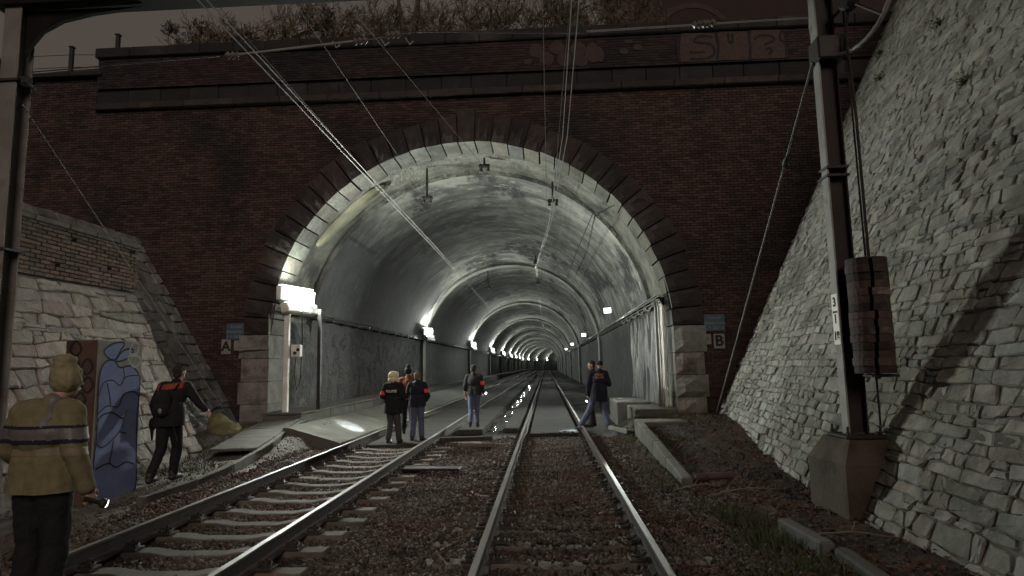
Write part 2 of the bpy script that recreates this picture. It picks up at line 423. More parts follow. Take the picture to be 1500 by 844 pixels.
while z < 11.1:
    x = -13.1 + (.114 if row % 2 else 0)
    while x < 11.2:
        y0 = PY - .13 + random.uniform(-.006, .006); h = ch - .013; l = bl - .012
        bk.add([(x, y0, z), (x + l, y0, z), (x + l, y0, z + h), (x, y0, z + h), (x, yb, z), (x + l, yb, z), (x + l, yb, z + h), (x, yb, z + h)],
               [(0, 1, 2, 3), (0, 4, 5, 1), (3, 2, 6, 7), (0, 3, 7, 4), (1, 5, 6, 2)], rnd_tint(.55, 1.35, .1))
        x += bl
    z += ch; row += 1
m_pbrick = mat('dark_parapet_brick', (.038, .0235, .021), (.023, .0155, .0145), 8, tint=True, bump=.5, bscale=60, c3=(.014, .013, .013), s3=.5, t3=(.45, .66))  # darker tone of the face brick, used on the parapet alone
tag(bk.build('parapet_bricks', m_pbrick, pt), kind='stuff')
MB().box((-1.0, PY - .045, 10.63), (24.3, .14, .94)).build('parapet_core', m_mortar, pt)
for (nm, z0, h, pr, mm, w0) in (('coping_stone', 11.11, .30, .24, m_dstone, 1.05), ('band_stone', 9.72, .44, .05, m_dstone, .95), ('string_course_stone', 9.52, .19, .16, m_vous, 1.4)):
    x = -13.2
    while x < 11.2:
        w_ = w0 * random.uniform(.9, 1.1); x2 = min(x + w_, 11.3)
        MB().bbox(((x + x2) / 2, PY - pr / 2 + .07 + random.uniform(-.008, .008), z0 + h / 2), (x2 - x - .012, pr + .14, h - .004), .018, tint=rnd_tint(.75, 1.15)).build(nm, mm, pt)
        x = x2
x = -22
while x < -13.3:
    MB().bbox((x + .5, PY + .05, 10.66), (.985, .5, .14), .02, tint=rnd_tint()).build('coping_stone', m_dstone, pt); x += 1.0
# voussoirs and jamb stones, rock faced
YF, YB = PY - .10, PY + 1.05
m_soffit = mat('pale_soffit', (.20, .197, .168), (.11, .109, .095), 3, tint=True, bump=.9, bscale=9, c3=(.09, .088, .078), s3=1.2, t3=(.5, .66), bdist=.07)  # paler stone for the inner faces of arch and jambs
def rock(poly, bulge, tint, inner=0):
    """poly: 4 corners (x,z) in order; front face hewn, straight soffit"""
    mb = MB(); n = 4; G = {}
    V = []; F = []
    def P(u, v):
        a = Vector(poly[0]) * (1 - u) * (1 - v) + Vector(poly[1]) * u * (1 - v) + Vector(poly[2]) * u * v + Vector(poly[3]) * (1 - u) * v; return a
    for i in range(n + 1):
        for j in range(n + 1):
            u, v = i / n, j / n; e_ = (0 in (i, j) or n in (i, j)); q = P(.012 + u * .976, .012 + v * .976)
            V.append((q.x, YF - (0 if e_ else bulge * random.uniform(.35, 1.1)), q.y))
    F += [(i * (n + 1) + j, (i + 1) * (n + 1) + j, (i + 1) * (n + 1) + j + 1, i * (n + 1) + j + 1) for i in range(n) for j in range(n)]
    o = len(V)
    ring = [i * (n + 1) for i in range(n + 1)] + [n * (n + 1) + j for j in range(1, n + 1)] + [i * (n + 1) + n for i in range(n - 1, -1, -1)] + [j for j in range(n - 1, 0, -1)]
    for r in ring: V.append((V[r][0], YB, V[r][2]))
    k = len(ring)
    F += [(ring[i], o + i, o + (i + 1) % k, ring[(i + 1) % k]) for i in range(k)]
    mb.add(V, F, tint); q0 = n * n + inner * n
    for q in range(q0, q0 + n): mb.mi[q] = 1
    return mb
def arc(a, off): return (CX + (AA + off) * math.cos(a), CZ + (AB + off) * math.sin(a))
NV = 37
for i in range(NV):
    a0, a1 = math.pi * i / NV, math.pi * (i + 1) / NV
    th = .80 + random.uniform(-.08, .08)
    if i == NV // 2: th = .95
    o1, o2 = random.uniform(-.025, .02), random.uniform(.0012, .0035); rock([arc(a1 - o2, o1), arc(a0 + o2, o1 + random.uniform(-.012, .012)), arc(a0 + .002, th), arc(a1 - .002, th)], random.uniform(.03, .08), rnd_tint(.7, 1.1)).build('voussoir', [m_vous, m_soffit], pt)
for sgn in (-1, 1):
    z = .25 if sgn < 0 else .22; i = 0
    while z < CZ - .05:
        h = min(.60 * random.uniform(.92, 1.08), CZ - z)
        if CZ - z - h < .2: h = CZ - z
        th = .88 if i % 2 else .80
        xi, xo = CX + sgn * AA, CX + sgn * (AA + th)
        a, b_ = min(xi, xo), max(xi, xo)
        rock([(a, z), (b_, z), (b_, z + h), (a, z + h)], random.uniform(.04, .10), rnd_tint(.85, 1.2), 1 if sgn < 0 else 3).build('jamb_stone', [m_jamb, m_soffit], pt)
        z += h; i += 1
    rock([(min(xi, xo) - .06, -.1), (max(xi, xo) + .06, -.1), (max(xi, xo) + .06, .24), (min(xi, xo) - .06, .24)], .03, .8).build('plinth_stone', [m_jamb, m_jamb], pt)

# graffiti painted on the parapet: flat paint films
def closed(pts, n=6):
    out = []; k = len(pts)
    for i in range(k):
        p0, p1, p2, p3 = (Vector(pts[(i + d) % k]) for d in (-1, 0, 1, 2))
        for j in range(n):
            t = j / n; q = .5 * ((2 * p1) + (p2 - p0) * t + (2 * p0 - 5 * p1 + 4 * p2 - p3) * t * t + (3 * p1 - p0 - 3 * p2 + p3) * t ** 3); out.append((q.x, q.y))
    return out
def stroke(mb, pts, w, org, ax, ay, th=.002, tint=1.0, close=False):
    pts = [Vector(p) for p in pts]; k = len(pts); L_ = []; R_ = []
    for i in range(k):
        a = pts[(i - 1) % k] if close or i > 0 else pts[i]; b_ = pts[(i + 1) % k] if close or i < k - 1 else pts[i]
        d = (b_ - a).normalized(); n = Vector((-d.y, d.x)) * w / 2; L_.append(pts[i] + n); R_.append(pts[i] - n)
    org, ax, ay = Vector(org), Vector(ax), Vector(ay); nn = ax.cross(ay).normalized() * th
    V = [org + ax * p.x + ay * p.y + nn for p in L_ + R_]
    F = [(i, k + i, k + (i + 1) % k, (i + 1) % k) for i in range(k if close else k - 1)]
    mb.add(V, F, tint)
m_gbrown = mat('faded_tan_paint', (.066, .044, .036), (.042, .029, .024), 9, bump=.3, bscale=60)
m_gpale = mat('faded_pink_paint', (.052, .038, .034), (.033, .024, .022), 7, bump=.3, bscale=60)
m_gdark = mat('black_paint', (.02, .018, .022), (.012, .011, .014), 9, bump=.2)
gy = PY - .145
OX = (1, 0, 0); OZ = (0, 0, 1)
def gpt(x, z): return (x, z)
for (x0, x1_) in ((4.05, 5.05), (5.10, 5.95), (6.0, 6.95)):
    c_ = [(x0, 10.22), (x1_, 10.2), (x1_ + .03, 10.6), (x1_ - .02, 11.05), (x0 + .05, 11.08), (x0 - .02, 10.6)]
    MB().prism(c_, (0, gy, 0), OX, OZ, .002).build('graffiti_fill', m_gbrown, pt)
gm = MB()
def opened(pts, n=5):
    q = [Vector(pts[0])] + [Vector(p) for p in pts] + [Vector(pts[-1])]; out = []
    for i in range(len(pts) - 1):
        p0, p1, p2, p3 = q[i:i + 4]
        for j in range(n):
            t = j / n; v = .5 * ((2 * p1) + (p2 - p0) * t + (2 * p0 - 5 * p1 + 4 * p2 - p3) * t * t + (3 * p1 - p0 - 3 * p2 + p3) * t ** 3); out.append((v.x, v.y))
    return out + [pts[-1]]
T = [[(4.98, 10.92), (4.62, 10.96), (4.45, 10.80), (4.9, 10.70), (5.0, 10.45), (4.75, 10.28), (4.3, 10.30)], [(4.30, 10.50), (4.55, 10.47), (4.72, 10.50)],
     [(5.40, 11.02), (5.42, 10.78), (5.46, 10.72), (5.52, 10.78), (5.52, 11.02)],
     [(6.12, 10.78), (6.3, 10.90), (6.55, 10.88), (6.68, 10.75), (6.40, 10.62)], [(6.42, 10.44), (6.52, 10.52), (6.60, 10.40), (6.48, 10.36)],
     [(5.07, 11.1), (5.12, 10.7), (5.06, 10.2)], [(5.97, 11.1), (6.0, 10.6), (5.98, 10.2)], [(4.0, 11.05), (3.98, 10.6), (4.02, 10.2)], [(6.92, 11.05), (6.84, 10.8), (6.98, 10.6), (7.0, 10.2)]]
T = [opened(t) for t in T]
for t in T: stroke(gm, t, .075, (0, gy - .004, 0), OX, OZ)
gm.build('graffiti_outline', m_gdark, pt)
for (cx, cz, rx, rz_) in ((-.05, 10.75, .2, .22), (.25, 10.5, .2, .2), (.55, 10.8, .22, .2), (.75, 10.45, .2, .22), (1.15, 10.75, .22, .22), (1.2, 10.4, .22, .18), (1.55, 10.62, .2, .3), (1.75, 10.55, .14, .22), (2.45, 10.62, .13, .09), (2.6, 10.9, .12, .06), (2.85, 10.72, .12, .09), (-.3, 10.42, .12, .08)):
    MB().prism(closed([(cx - rx, cz), (cx - rx * .6, cz + rz_ * .8), (cx + rx * .3, cz + rz_), (cx + rx, cz + .1 * rz_), (cx + rx * .5, cz - rz_), (cx - rx * .7, cz - rz_ * .7)], 4), (0, gy - .001 * random.random(), 0), OX, OZ, .002).build('graffiti_fill', m_gpale, pt)

# ------------------------------------------------------------------ tunnel lining
def concrete_tunnel():
    M = bpy.data.materials.new('tunnel_concrete'); M.use_nodes = True; nt = M.node_tree; N = nt.nodes; L = nt.links; b = N['Principled BSDF']
    b.inputs['Roughness'].default_value = .8; b.inputs['Specular IOR Level'].default_value = .25
    tc = N.new('ShaderNodeTexCoord')
    def mp(s):
        q = N.new('ShaderNodeMapping'); q.inputs['Scale'].default_value = s; L.new(tc.outputs['Object'], q.inputs['Vector']); return q.outputs[0]
    def nz(v, s, d=7, r=.6):
        n = N.new('ShaderNodeTexNoise'); n.inputs['Scale'].default_value = s; n.inputs['Detail'].default_value = d; n.inputs['Roughness'].default_value = r; L.new(v, n.inputs['Vector']); return n.outputs['Fac']
    def rg(s, a, c, lo=0., hi=1.):
        r = N.new('ShaderNodeMapRange'); r.interpolation_type = 'SMOOTHSTEP'
        for k, q in (('From Min', a), ('From Max', c), ('To Min', lo), ('To Max', hi)): r.inputs[k].default_value = q
        L.new(s, r.inputs['Value']); return r.outputs[0]
    def mix(f, a, c):
        x = N.new('ShaderNodeMix'); x.data_type = 'RGBA'; L.new(f, x.inputs['Factor'])
        for i, q in ((6, a), (7, c)):
            if isinstance(q, tuple): x.inputs[i].default_value = (*q, 1)
            else: L.new(q, x.inputs[i])
        return x.outputs[2]
    def math_(op, a, c):
        x = N.new('ShaderNodeMath'); x.operation = op
        for i, q in ((0, a), (1, c)):
            if isinstance(q, (int, float)): x.inputs[i].default_value = q
            else: L.new(q, x.inputs[i])
        return x.outputs[0]
    flow = mp((1, .33, 1)); ringv = mp((.75, 1.5, .75)); pl = mp((1, 1, 1))
    col = mix(rg(nz(pl, .9, 9, .66), .36, .62), (.37, .374, .34), (.17, .173, .16))
    col = mix(rg(nz(ringv, .55, 8, .66), .48, .62), col, (.12, .12, .115))         # soot drifting along the rings
    col = mix(rg(nz(flow, .42, 9, .68), .51, .60), col, (.055, .055, .057))   # long sooty patches
    col = mix(rg(nz(ringv, 1.5, 9, .72), .56, .64), col, (.50, .51, .46))         # lime bloom
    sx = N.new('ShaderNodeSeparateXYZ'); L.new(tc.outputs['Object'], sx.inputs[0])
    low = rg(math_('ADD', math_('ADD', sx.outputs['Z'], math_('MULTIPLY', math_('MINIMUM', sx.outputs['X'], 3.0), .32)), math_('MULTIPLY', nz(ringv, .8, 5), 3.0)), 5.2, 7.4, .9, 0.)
    col = mix(low, col, (.050, .050, .052))                                    # grime low on the walls, plus painted shade up the lamp side
    fr_ = math_('ABSOLUTE', math_('SUBTRACT', math_('FRACT', math_('DIVIDE', sx.outputs['Y'], 2.75), 0), .5), 0)
    jt = rg(fr_, .488, .497); col = mix(math_('MULTIPLY', jt, .6), col, (.05, .05, .05))
    L.new(col, b.inputs['Base Color'])
    h = math_('ADD', nz(pl, 9, 9, .7), math_('MULTIPLY', jt, -.6)); bp = N.new('ShaderNodeBump'); bp.inputs['Strength'].default_value = .55; bp.inputs['Distance'].default_value = .05
    L.new(h, bp.inputs['Height']); L.new(bp.outputs[0], b.inputs['Normal'])
    return M
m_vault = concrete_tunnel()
m_rough = mat('rough_lining', (.27, .27, .235), (.13, .13, .11), 2.2, bump=1.0, bscale=7, c3=(.075, .075, .07), s3=.9, t3=(.5, .66), bdist=.12)
def lining(y0, y1, off, dy, wob=0.0, NA=64):
    mb = MB(); yy = list(np.arange(y0, y1, dy)) + [y1]; prof = []
    prof += [(CX + AA + off, -.3), (CX + AA + off, .6), (CX + AA + off, 1.2), (CX + AA + off, 1.9)]
    prof += [arc(math.pi * i / NA, off) for i in range(NA + 1)]
    prof += [(CX - AA - off, 1.9), (CX - AA - off, 1.2), (CX - AA - off, .6), (CX - AA - off, -.3)]
    V = []; k = len(prof)
    for y in yy:
        for (x, z) in prof:
            w = wob * (mnoise.noise((x * .9, y * .9, z * .9)) + .5 * mnoise.noise((x * 2.3, y * 2.3, z * 2.3))) if wob else 0
            d = Vector((x - CX, z - CZ if z > CZ else 0)).normalized(); V.append((x + bend(y) + d.x * w, y, z + d.y * w))
    F = [(j * k + i, (j + 1) * k + i, (j + 1) * k + i + 1, j * k + i + 1) for j in range(len(yy) - 1) for i in range(k - 1)]
    return mb.add(V, F), prof, yy
def end_ring(mb, y, o1, o2, NA=64):
    P1 = [(CX + AA + o1, -.3)] + [arc(math.pi * i / NA, o1) for i in range(NA + 1)] + [(CX - AA - o1, -.3)]
    P2 = [(CX + AA + o2, -.3)] + [arc(math.pi * i / NA, o2) for i in range(NA + 1)] + [(CX - AA - o2, -.3)]
    k = len(P1); V = [(x + bend(y), y, z) for x, z in P1 + P2]
    mb.add(V, [(i, i + 1, k + i + 1, k + i) for i in range(k - 1)])
tn = thing('tunnel', (CX, 19, 0), 'long curving concrete vaulted railway tunnel with sooty lining', 'tunnel')
a, _, _ = lining(PY + 1.0, 20.3, .05, .3, .05, 80); end_ring(a, 20.3, -.10, .3, 80); a.build('rough_vault', m_rough, tn, True)
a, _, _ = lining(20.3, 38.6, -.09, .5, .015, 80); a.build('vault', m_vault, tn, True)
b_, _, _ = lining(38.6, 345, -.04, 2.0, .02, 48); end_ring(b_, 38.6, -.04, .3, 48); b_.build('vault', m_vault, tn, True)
LAMPS_L = [17.72, 38.0, 62.0, 84.5] + [84.5 + 22.3 * i for i in range(1, 12)]
m_rib = mat('rib_concrete', (.40, .41, .37), (.24, .245, .225), 1.2, bump=.5, bscale=9, c3=(.12, .12, .115), s3=.7, t3=(.5, .7))
for y in [q + .9 for q in LAMPS_L[1:]]:
    a, _, _ = lining(y - .45, y + .45, -.24, .9, 0, 48); end_ring(a, y - .45, -.24, .1, 48); end_ring(a, y + .45, -.24, .1, 48)
    a.build('rib', m_rib, tn)
# wet, streaked rubble lining low on the right hand side near the mouth
m_wet = mat('wet_lining', (.20, .20, .195), (.055, .055, .06), 5, rough=.33, bump=1.0, bscale=6, spec=.7, stretch=(1, 3.2, .45), c3=(.33, .33, .31), s3=3.5, t3=(.52, .62), bdist=.16)
mb = MB(); V = []; ny, nz_ = 60, 26
for j in range(ny + 1):
    for i in range(nz_ + 1):
        y = 18.7 + j * .11; z = .2 + i * .125
        d = .09 + .09 * mnoise.noise((y * 2.2, z * .55, 4)) + .05 * mnoise.noise((y * 6, z * 1.1, 7))
        if 0 in (i, j) or i == nz_ or j == ny: d = -.12
        V.append((CX + AA - .02 - d, y, z))
F = [(j * (nz_ + 1) + i, j * (nz_ + 1) + i + 1, (j + 1) * (nz_ + 1) + i + 1, (j + 1) * (nz_ + 1) + i) for j in range(ny) for i in range(nz_)]
mb.add(V, F).build('wet_rubble_facing', m_wet, tn, True)
# rubble facing on the left wall
m_rub = mat('dark_rubble', (.10, .10, .098), (.045, .045, .047), 3, bump=1.0, bscale=5, c3=(.16, .16, .145), s3=1.5, t3=(.56, .68), bdist=.15)
mb = MB(); V = []; ny, nz_ = 90, 22
for j in range(ny + 1):
    for i in range(nz_ + 1):
        y = 18.7 + j * .22; z = .3 + i * .135
        d = .06 + .07 * mnoise.noise((y * 2.0, z * 2.0, 14)) + .05 * mnoise.noise((y * 5, z * 5, 7))
        if 0 in (i, j) or i == nz_ or j == ny: d = -.12
        V.append((CX - AA + .03 + d, y, z))
F = [(j * (nz_ + 1) + i, (j + 1) * (nz_ + 1) + i, (j + 1) * (nz_ + 1) + i + 1, j * (nz_ + 1) + i + 1) for j in range(ny) for i in range(nz_)]
mb.add(V, F).build('rubble_facing', m_rub, tn, True)
# pale repair patch on the haunch
m_patch = mat('pale_render', (.27, .26, .185), (.18, .175, .125), 3, bump=.5, bscale=12)
mb = MB(); V = []; k = 22
def on_vault(a, y, off): x, z = arc(a, off); return (x, y, z)
outl = closed([(2.60, 18.72), (2.5, 18.68), (2.35, 18.78), (2.20, 18.76), (2.08, 18.95), (2.10, 19.3), (2.2, 19.5), (2.36, 19.55), (2.5, 19.3), (2.57, 19.05)], 4)
ca = sum(p[0] for p in outl) / len(outl); cy_ = sum(p[1] for p in outl) / len(outl); k = len(outl)
V = [on_vault(a_, y_, .02) for a_, y_ in outl] + [on_vault(a_, y_, -.06) for a_, y_ in outl] + [on_vault(ca, cy_, -.065)]
F = [(i, (i + 1) % k, k + (i + 1) % k, k + i) for i in range(k)] + [(k + i, k + (i + 1) % k, 2 * k) for i in range(k)]
mb.add(V, F).build('repair_patch', m_patch, tn, True)

# tunnel floor, benches
m_floor = mat('tunnel_floor', (.040, .039, .036), (.022, .0215, .020), 1.5, bump=.6, bscale=14, rough=.9, spec=.05, c3=(.11, .105, .095), s3=.5)
m_conc = mat('old_concrete', (.115, .113, .10), (.065, .064, .057), 2.2, bump=.5, bscale=20, c3=(.09, .09, .075), s3=1.1, t3=(.52, .7), rnd=.12)
m_cdark = mat('grimy_concrete', (.10, .10, .092), (.055, .055, .05), 2.2, bump=.5, bscale=18, rnd=.12)
mb = MB(); yy = [PY - .3, 20, 30, 50, 80] + list(range(95, 320, 6))
V = []
for y in yy: V += [(CX - AA - .3 + bend(y), y, -.065), (CX + AA + .3 + bend(y), y, -.065)]
mb.add(V, [(2 * i, 2 * i + 1, 2 * i + 3, 2 * i + 2) for i in range(len(yy) - 1)])
tag(mb.build('tunnel_floor', m_floor), kind='structure')
def strip(name, x0, x1, z0, z1, y0, y1, material, parent, bv=.015, step=3.0):
    """run of blocks along the tunnel following the bend"""
    y = y0; out = []
    while y < y1 - .05:
        l = min(step, y1 - y); ym = y + l / 2; t = math.atan2(bend(y + l) - bend(y), l)
        out.append(MB().bbox(((x0 + x1) / 2 + bend(ym), ym, (z0 + z1) / 2), (x1 - x0, l - .012, z1 - z0), bv, rz=-t).build(name, material, parent)); y += l
        if y > 60: step = 12
    return out
bn = thing('cable_bench', (-6.8, 17.2, 0), 'low concrete cable bench along the lamp side tunnel wall', 'bench')
strip('bench_wall', -6.72, -6.58, -.06, .56, 16.9, 60, m_conc, bn, step=2.4)
strip('bench_lid', -7.66, -6.56, .565, .62, 16.9, 60, m_conc, bn, .01, 1.2)
strip('bench_wall', -7.66, -6.6, -.06, .56, 60, 290, m_conc, bn)
MB().box((-7.15, 16.93, .25), (.9, .1, .6)).build('end_wall', m_conc, bn)

# ------------------------------------------------------------------ tracks
m_rail = mat('rusty_rail', (.048, .034, .029), (.027, .020, .018), 12, rough=.8, bump=.3, bscale=40, spec=.2)
m_railtop = mat('polished_rail_head', (.20, .19, .17), (.13, .12, .11), 8, rough=.5, metal=.3, spec=.25, bump=.05, bscale=60, stretch=(1, .2, 1), bdist=.003)
m_sleeper = mat('sleeper_concrete', (.125, .117, .101), (.07, .064, .055), 4, bump=.6, bscale=30, c3=(.10, .07, .055), s3=1.6, t3=(.50, .68), rnd=.22)
m_clip = mat('rail_fastening', (.045, .038, .034), (.027, .023, .021), 20, rough=.65, metal=.1, bump=.2)
m_ballast = mat('ballast', (.105, .094, .082), (.058, .048, .041), 9, tint=True, bump=.6, bscale=50, c3=(.07, .043, .035), s3=.75, t3=(.47, .60), c4=(.035, .029, .026), s4=.6, t4=(.5, .65))
RP = [(-.075, 0), (.075, 0), (.075, .012), (.02, .03), (.0085, .045), (.0085, .125), (.034, .137), (.036, .160), (.028, .172), (-.028, .172), (-.036, .160), (-.034, .137), (-.0085, .125), (-.0085, .045), (-.02, .03), (-.075, .012)]
def rail(xc, parent):
    yy = [-4, 17, 40, 80] + list(np.arange(86, 330, 6)); k = len(RP); V = []; F = []; mi = []
    for y in yy:
        for (x, z) in RP: V.append((xc + x + bend(y), y, z))
    for j in range(len(yy) - 1):
        for i in range(k):
            F.append((j * k + i, (j + 1) * k + i, (j + 1) * k + (i + 1) % k, j * k + (i + 1) % k)); mi.append(1 if i == 8 else 0)
    mb = MB().add(V, F); mb.mi = mi; return mb.build('rail', [m_rail, m_railtop], parent)
# sleeper mesh: mono-block with a lower waist
sm = MB(); prof = [(-1.3, .0), (-.45, .0), (-.25, -.03), (.25, -.03), (.45, .0), (1.3, .0)]; V = []; F = []
for (x, z) in prof: V += [(x, -.125, -.2), (x, -.105, z - .012), (x, -.09, z), (x, .09, z), (x, .105, z - .012), (x, .125, -.2)]
for j in range(len(prof) - 1):
    for i in range(5): F.append((j * 6 + i, (j + 1) * 6 + i, (j + 1) * 6 + i + 1, j * 6 + i + 1)[::-1])
F += [tuple(range(6)), tuple(len(V) - 6 + i for i in range(6))[::-1]]
sleeper_me = sm.add(V, F).mesh('sleeper', m_sleeper)
fm = MB()                                # chair plate, spring clip, bolt
fm.bbox((0, 0, .012), (.15, .17, .024), .006); fm.tube([(-.05, -.05, .03), (-.07, -.01, .06), (-.03, .05, .055), (.03, .05, .05), (.05, 0, .045), (.05, -.05, .03)], .010, 6)
fm.lathe([(.02, 0), (.02, .04), (.012, .045), (.012, .075), (0.002, .078)], (.0, 0, .02), n=6)
clip_me = fm.mesh('fastening', m_clip)
SLEEP = {}
def track(label, rails, y0, pitch, n):
    xc = (rails[0] + rails[1]) / 2; t = thing('railway_track', (xc, 10, 0), label, 'track')
    for r in rails: rail(r, t)
    SLEEP[label] = []
    for i in range(n):
        y = y0 + i * pitch + random.uniform(-.02, .02)
        s = link('sleeper', sleeper_me, t); s.location = (xc + random.uniform(-.03, .03), y, -.004 + random.uniform(-.008, .004)); s.rotation_euler.z = random.uniform(-.012, .012)
        SLEEP[label].append((s.location.x, y))
        for r in rails:
            for sg in (-1, 1):
                c = link('fastening', clip_me, s); c.location = (r + sg * .125, y, .0); c.rotation_euler.z = 0 if sg > 0 else math.pi
    return t
trk_r = track('railway track running straight from below the viewer into the tunnel', RAILS_R, 3.6, .6, 22)
trk_l = track('railway track on the lamp side passing the two armband officers', RAILS_L, 3.4, .6, 19)
# ballast stones
def stones_np(n, xf, yf, zf, smin, smax, keep, tints):
    base = np.array([(x, y, z) for x in (-1, 1) for y in (-1, 1) for z in (-1, 1)], float)
    fc = np.array([(0, 1, 3, 2), (4, 6, 7, 5), (0, 4, 5, 1), (2, 3, 7, 6), (0, 2, 6, 4), (1, 5, 7, 3)])
    P = []
    while len(P) < n:
        x, y = xf(), yf()
        if keep(x, y): P.append((x, y, zf(x, y)))
    P = np.array(P); n = len(P)
    s = np.random.uniform(smin, smax, (n, 1, 1)) * np.random.uniform(.55, 1.1, (n, 1, 3))
    v = base[None] * s * np.random.uniform(.45, 1.0, (n, 8, 3))
    q = np.random.normal(size=(n, 4)); q /= np.linalg.norm(q, axis=1)[:, None]; w, x, y, z = q.T
    Rm = np.stack([1 - 2 * (y * y + z * z), 2 * (x * y - z * w), 2 * (x * z + y * w), 2 * (x * y + z * w), 1 - 2 * (x * x + z * z), 2 * (y * z - x * w), 2 * (x * z - y * w), 2 * (y * z + x * w), 1 - 2 * (x * x + y * y)], 1).reshape(n, 3, 3)
    v = np.einsum('nij,nkj->nki', Rm, v) + P[:, None]
    f = fc[None] + (np.arange(n) * 8)[:, None, None]
    k = np.random.uniform(tints[0], tints[1], (n, 1)); t = np.repeat(np.concatenate([k * np.random.uniform(.95, 1.12, (n, 1)), k, k * np.random.uniform(.88, 1.02, (n, 1))], 1), 6, 0)
    return v.reshape(-1, 3), f.reshape(-1, 4), t
def np_obj(name, v, f, t, material, parent=None):
    me = bpy.data.meshes.new(name); me.vertices.add(len(v)); me.vertices.foreach_set('co', v.astype(np.float32).ravel())
    k = f.shape[1]; me.loops.add(f.size); me.loops.foreach_set('vertex_index', f.astype(np.int32).ravel()); me.polygons.add(len(f))
    me.polygons.foreach_set('loop_start', np.arange(0, f.size, k, dtype=np.int32)); me.polygons.foreach_set('loop_total', np.full(len(f), k, np.int32)) if False else None
    me.update(calc_edges=True); me.validate(); me.materials.append(material); tint_attr(me, t); return link(name, me, parent)
def keep_ballast(x, y):
    xl, xr = -5.45 + .25 * mnoise.noise((y, 0, 0)), 1.95 + .3 * mnoise.noise((y, 5, 0))
    if not xl < x < xr: return False
    if y > 15.75 + .9 * mnoise.noise((x * .8, 2, 2)) + random.uniform(-.3, .5): return False
    for key, c in SLEEP.items():
        cx_, y0 = c[0]
        if abs(x - cx_) < 1.31:
            i = int(round((y - y0) / .6))
            if 0 <= i < len(c) and abs(y - c[i][1]) < .10:
                return random.random() < ((.80 if abs(x - cx_) < .66 else .5) * (.3 + .7 * sstep(6, 9, y)) if 'straight' in key else .06)
    return True
def bz(x, y):
    z = ground_z(x, y) + .012 + random.uniform(-.012, .022)
    c = SLEEP['railway track running straight from below the viewer into the tunnel']; cx_, y0 = c[0]
    if abs(x - cx_) < 1.31:
        i = int(round((y - y0) / .6))
        if 0 <= i < len(c) and abs(y - c[i][1]) < .10: z = random.uniform(-.004, .010)
        elif abs(x - cx_) < .66: z += .055 * sstep(6.0, 8.5, y)
        elif abs(x - cx_) < 1.31: z += .04
    if y > 15.85 and -.5 < x < .8: z = .09
    return z
def ydist():
    return 3.2 + 13.2 * random.random() ** 1.35
v, f, t = stones_np(88000, lambda: random.uniform(-5.7, 2.3), ydist, bz, .011, .033, keep_ballast, (.45, 1.35))
tag(np_obj('ballast', v, f, t, m_ballast), 'loose brown and grey ballast stones around the two tracks', 'ballast', kind='stuff')

# crossing panels between and beside the rails in the tunnel mouth
m_deck = mat('deck_concrete', (.042, .041, .038), (.026, .0255, .024), 1.6, spec=.05, rough=.9, bump=.35, bscale=16, c3=(.045, .043, .04), s3=.8, rnd=.15)
dk = thing('crossing_deck', (RAILS_R[0] + .75, 17, 0), 'grey slabs filling the space between the rails of the straight track', 'deck')
strip('slab', RAILS_R[0] + .16, RAILS_R[1] - .16, -.06, .085, 15.9, 120, m_deck, dk, .012, 2.0)
dk = thing('crossing_deck', (-3.5, 15.5, 0), 'pale slabs under the officers between the lamp side rails', 'deck')
strip('slab', RAILS_L[0] + .16, RAILS_L[1] - .16, -.08, .03, 14.55, 120, m_deck, dk, .012, 2.0)
dk = thing('concrete_walkway', (-1.9, 17.6, 0), 'low concrete strip between the two tracks inside the tunnel', 'walkway')
strip('slab', -2.40, -1.72, -.06, .10, 17.1, 120, m_deck, dk, .02, 2.5)
strip('slab', -1.22, -.80, -.06, .07, 17.6, 120, m_deck, dk, .02, 2.5)
# water lying in the gutter between them
m_water = mat('gutter_water', (.02, .022, .022), (.015, .016, .016), 3, rough=.04, bump=.08, bscale=9, spec=.6)
for (y0, y1) in ((18.0, 21.0), (23, 25.5), (27.5, 34), (36, 60)):
    pts = [(-1.66 + .04 * math.sin(q * 3), y0 + (y1 - y0) * q / 8) for q in range(9)] + [(-1.28 + .04 * math.cos(q * 2), y1 - (y1 - y0) * q / 8) for q in range(9)]
    tag(MB().add([(x, y, -.045) for x, y in pts], [tuple(range(18))]).build('water', m_water), kind='structure')
# sloping precast panels beside the lamp side rail
sp = thing('sloping_panel_row', (-5.3, 15.5, 0), 'row of tilted concrete panels between the lamp side rail and the bench', 'panels')
m_panel = mat('panel_concrete', (.085, .083, .071), (.048, .047, .040), 2.2, bump=.4, bscale=22, c3=(.12, .12, .09), s3=1.1, t3=(.55, .72), rnd=.1)
y = 14.5
for i in range(14):
    l = 2.6; tilt = math.atan2(.42, 1.25)
    pl_ = [(-4.72, -.10), (-4.72, .08), (-4.80, .11), (-6.0, .42), (-6.16, .42), (-6.16, -.10)]
    V = [(x + random.uniform(-.005, .005), y + (.0 if i else .25 * ((-4.7 - x) / 1.4)), z) for x, z in pl_] + [(x, y + l - .02, z) for x, z in pl_]; k = 6
    MB().add(V, [tuple(range(6)), tuple(range(6, 12))[::-1]] + [(j, j + 6, (j + 1) % 6 + 6, (j + 1) % 6) for j in range(6)]).build('panel', m_panel, sp); y += l

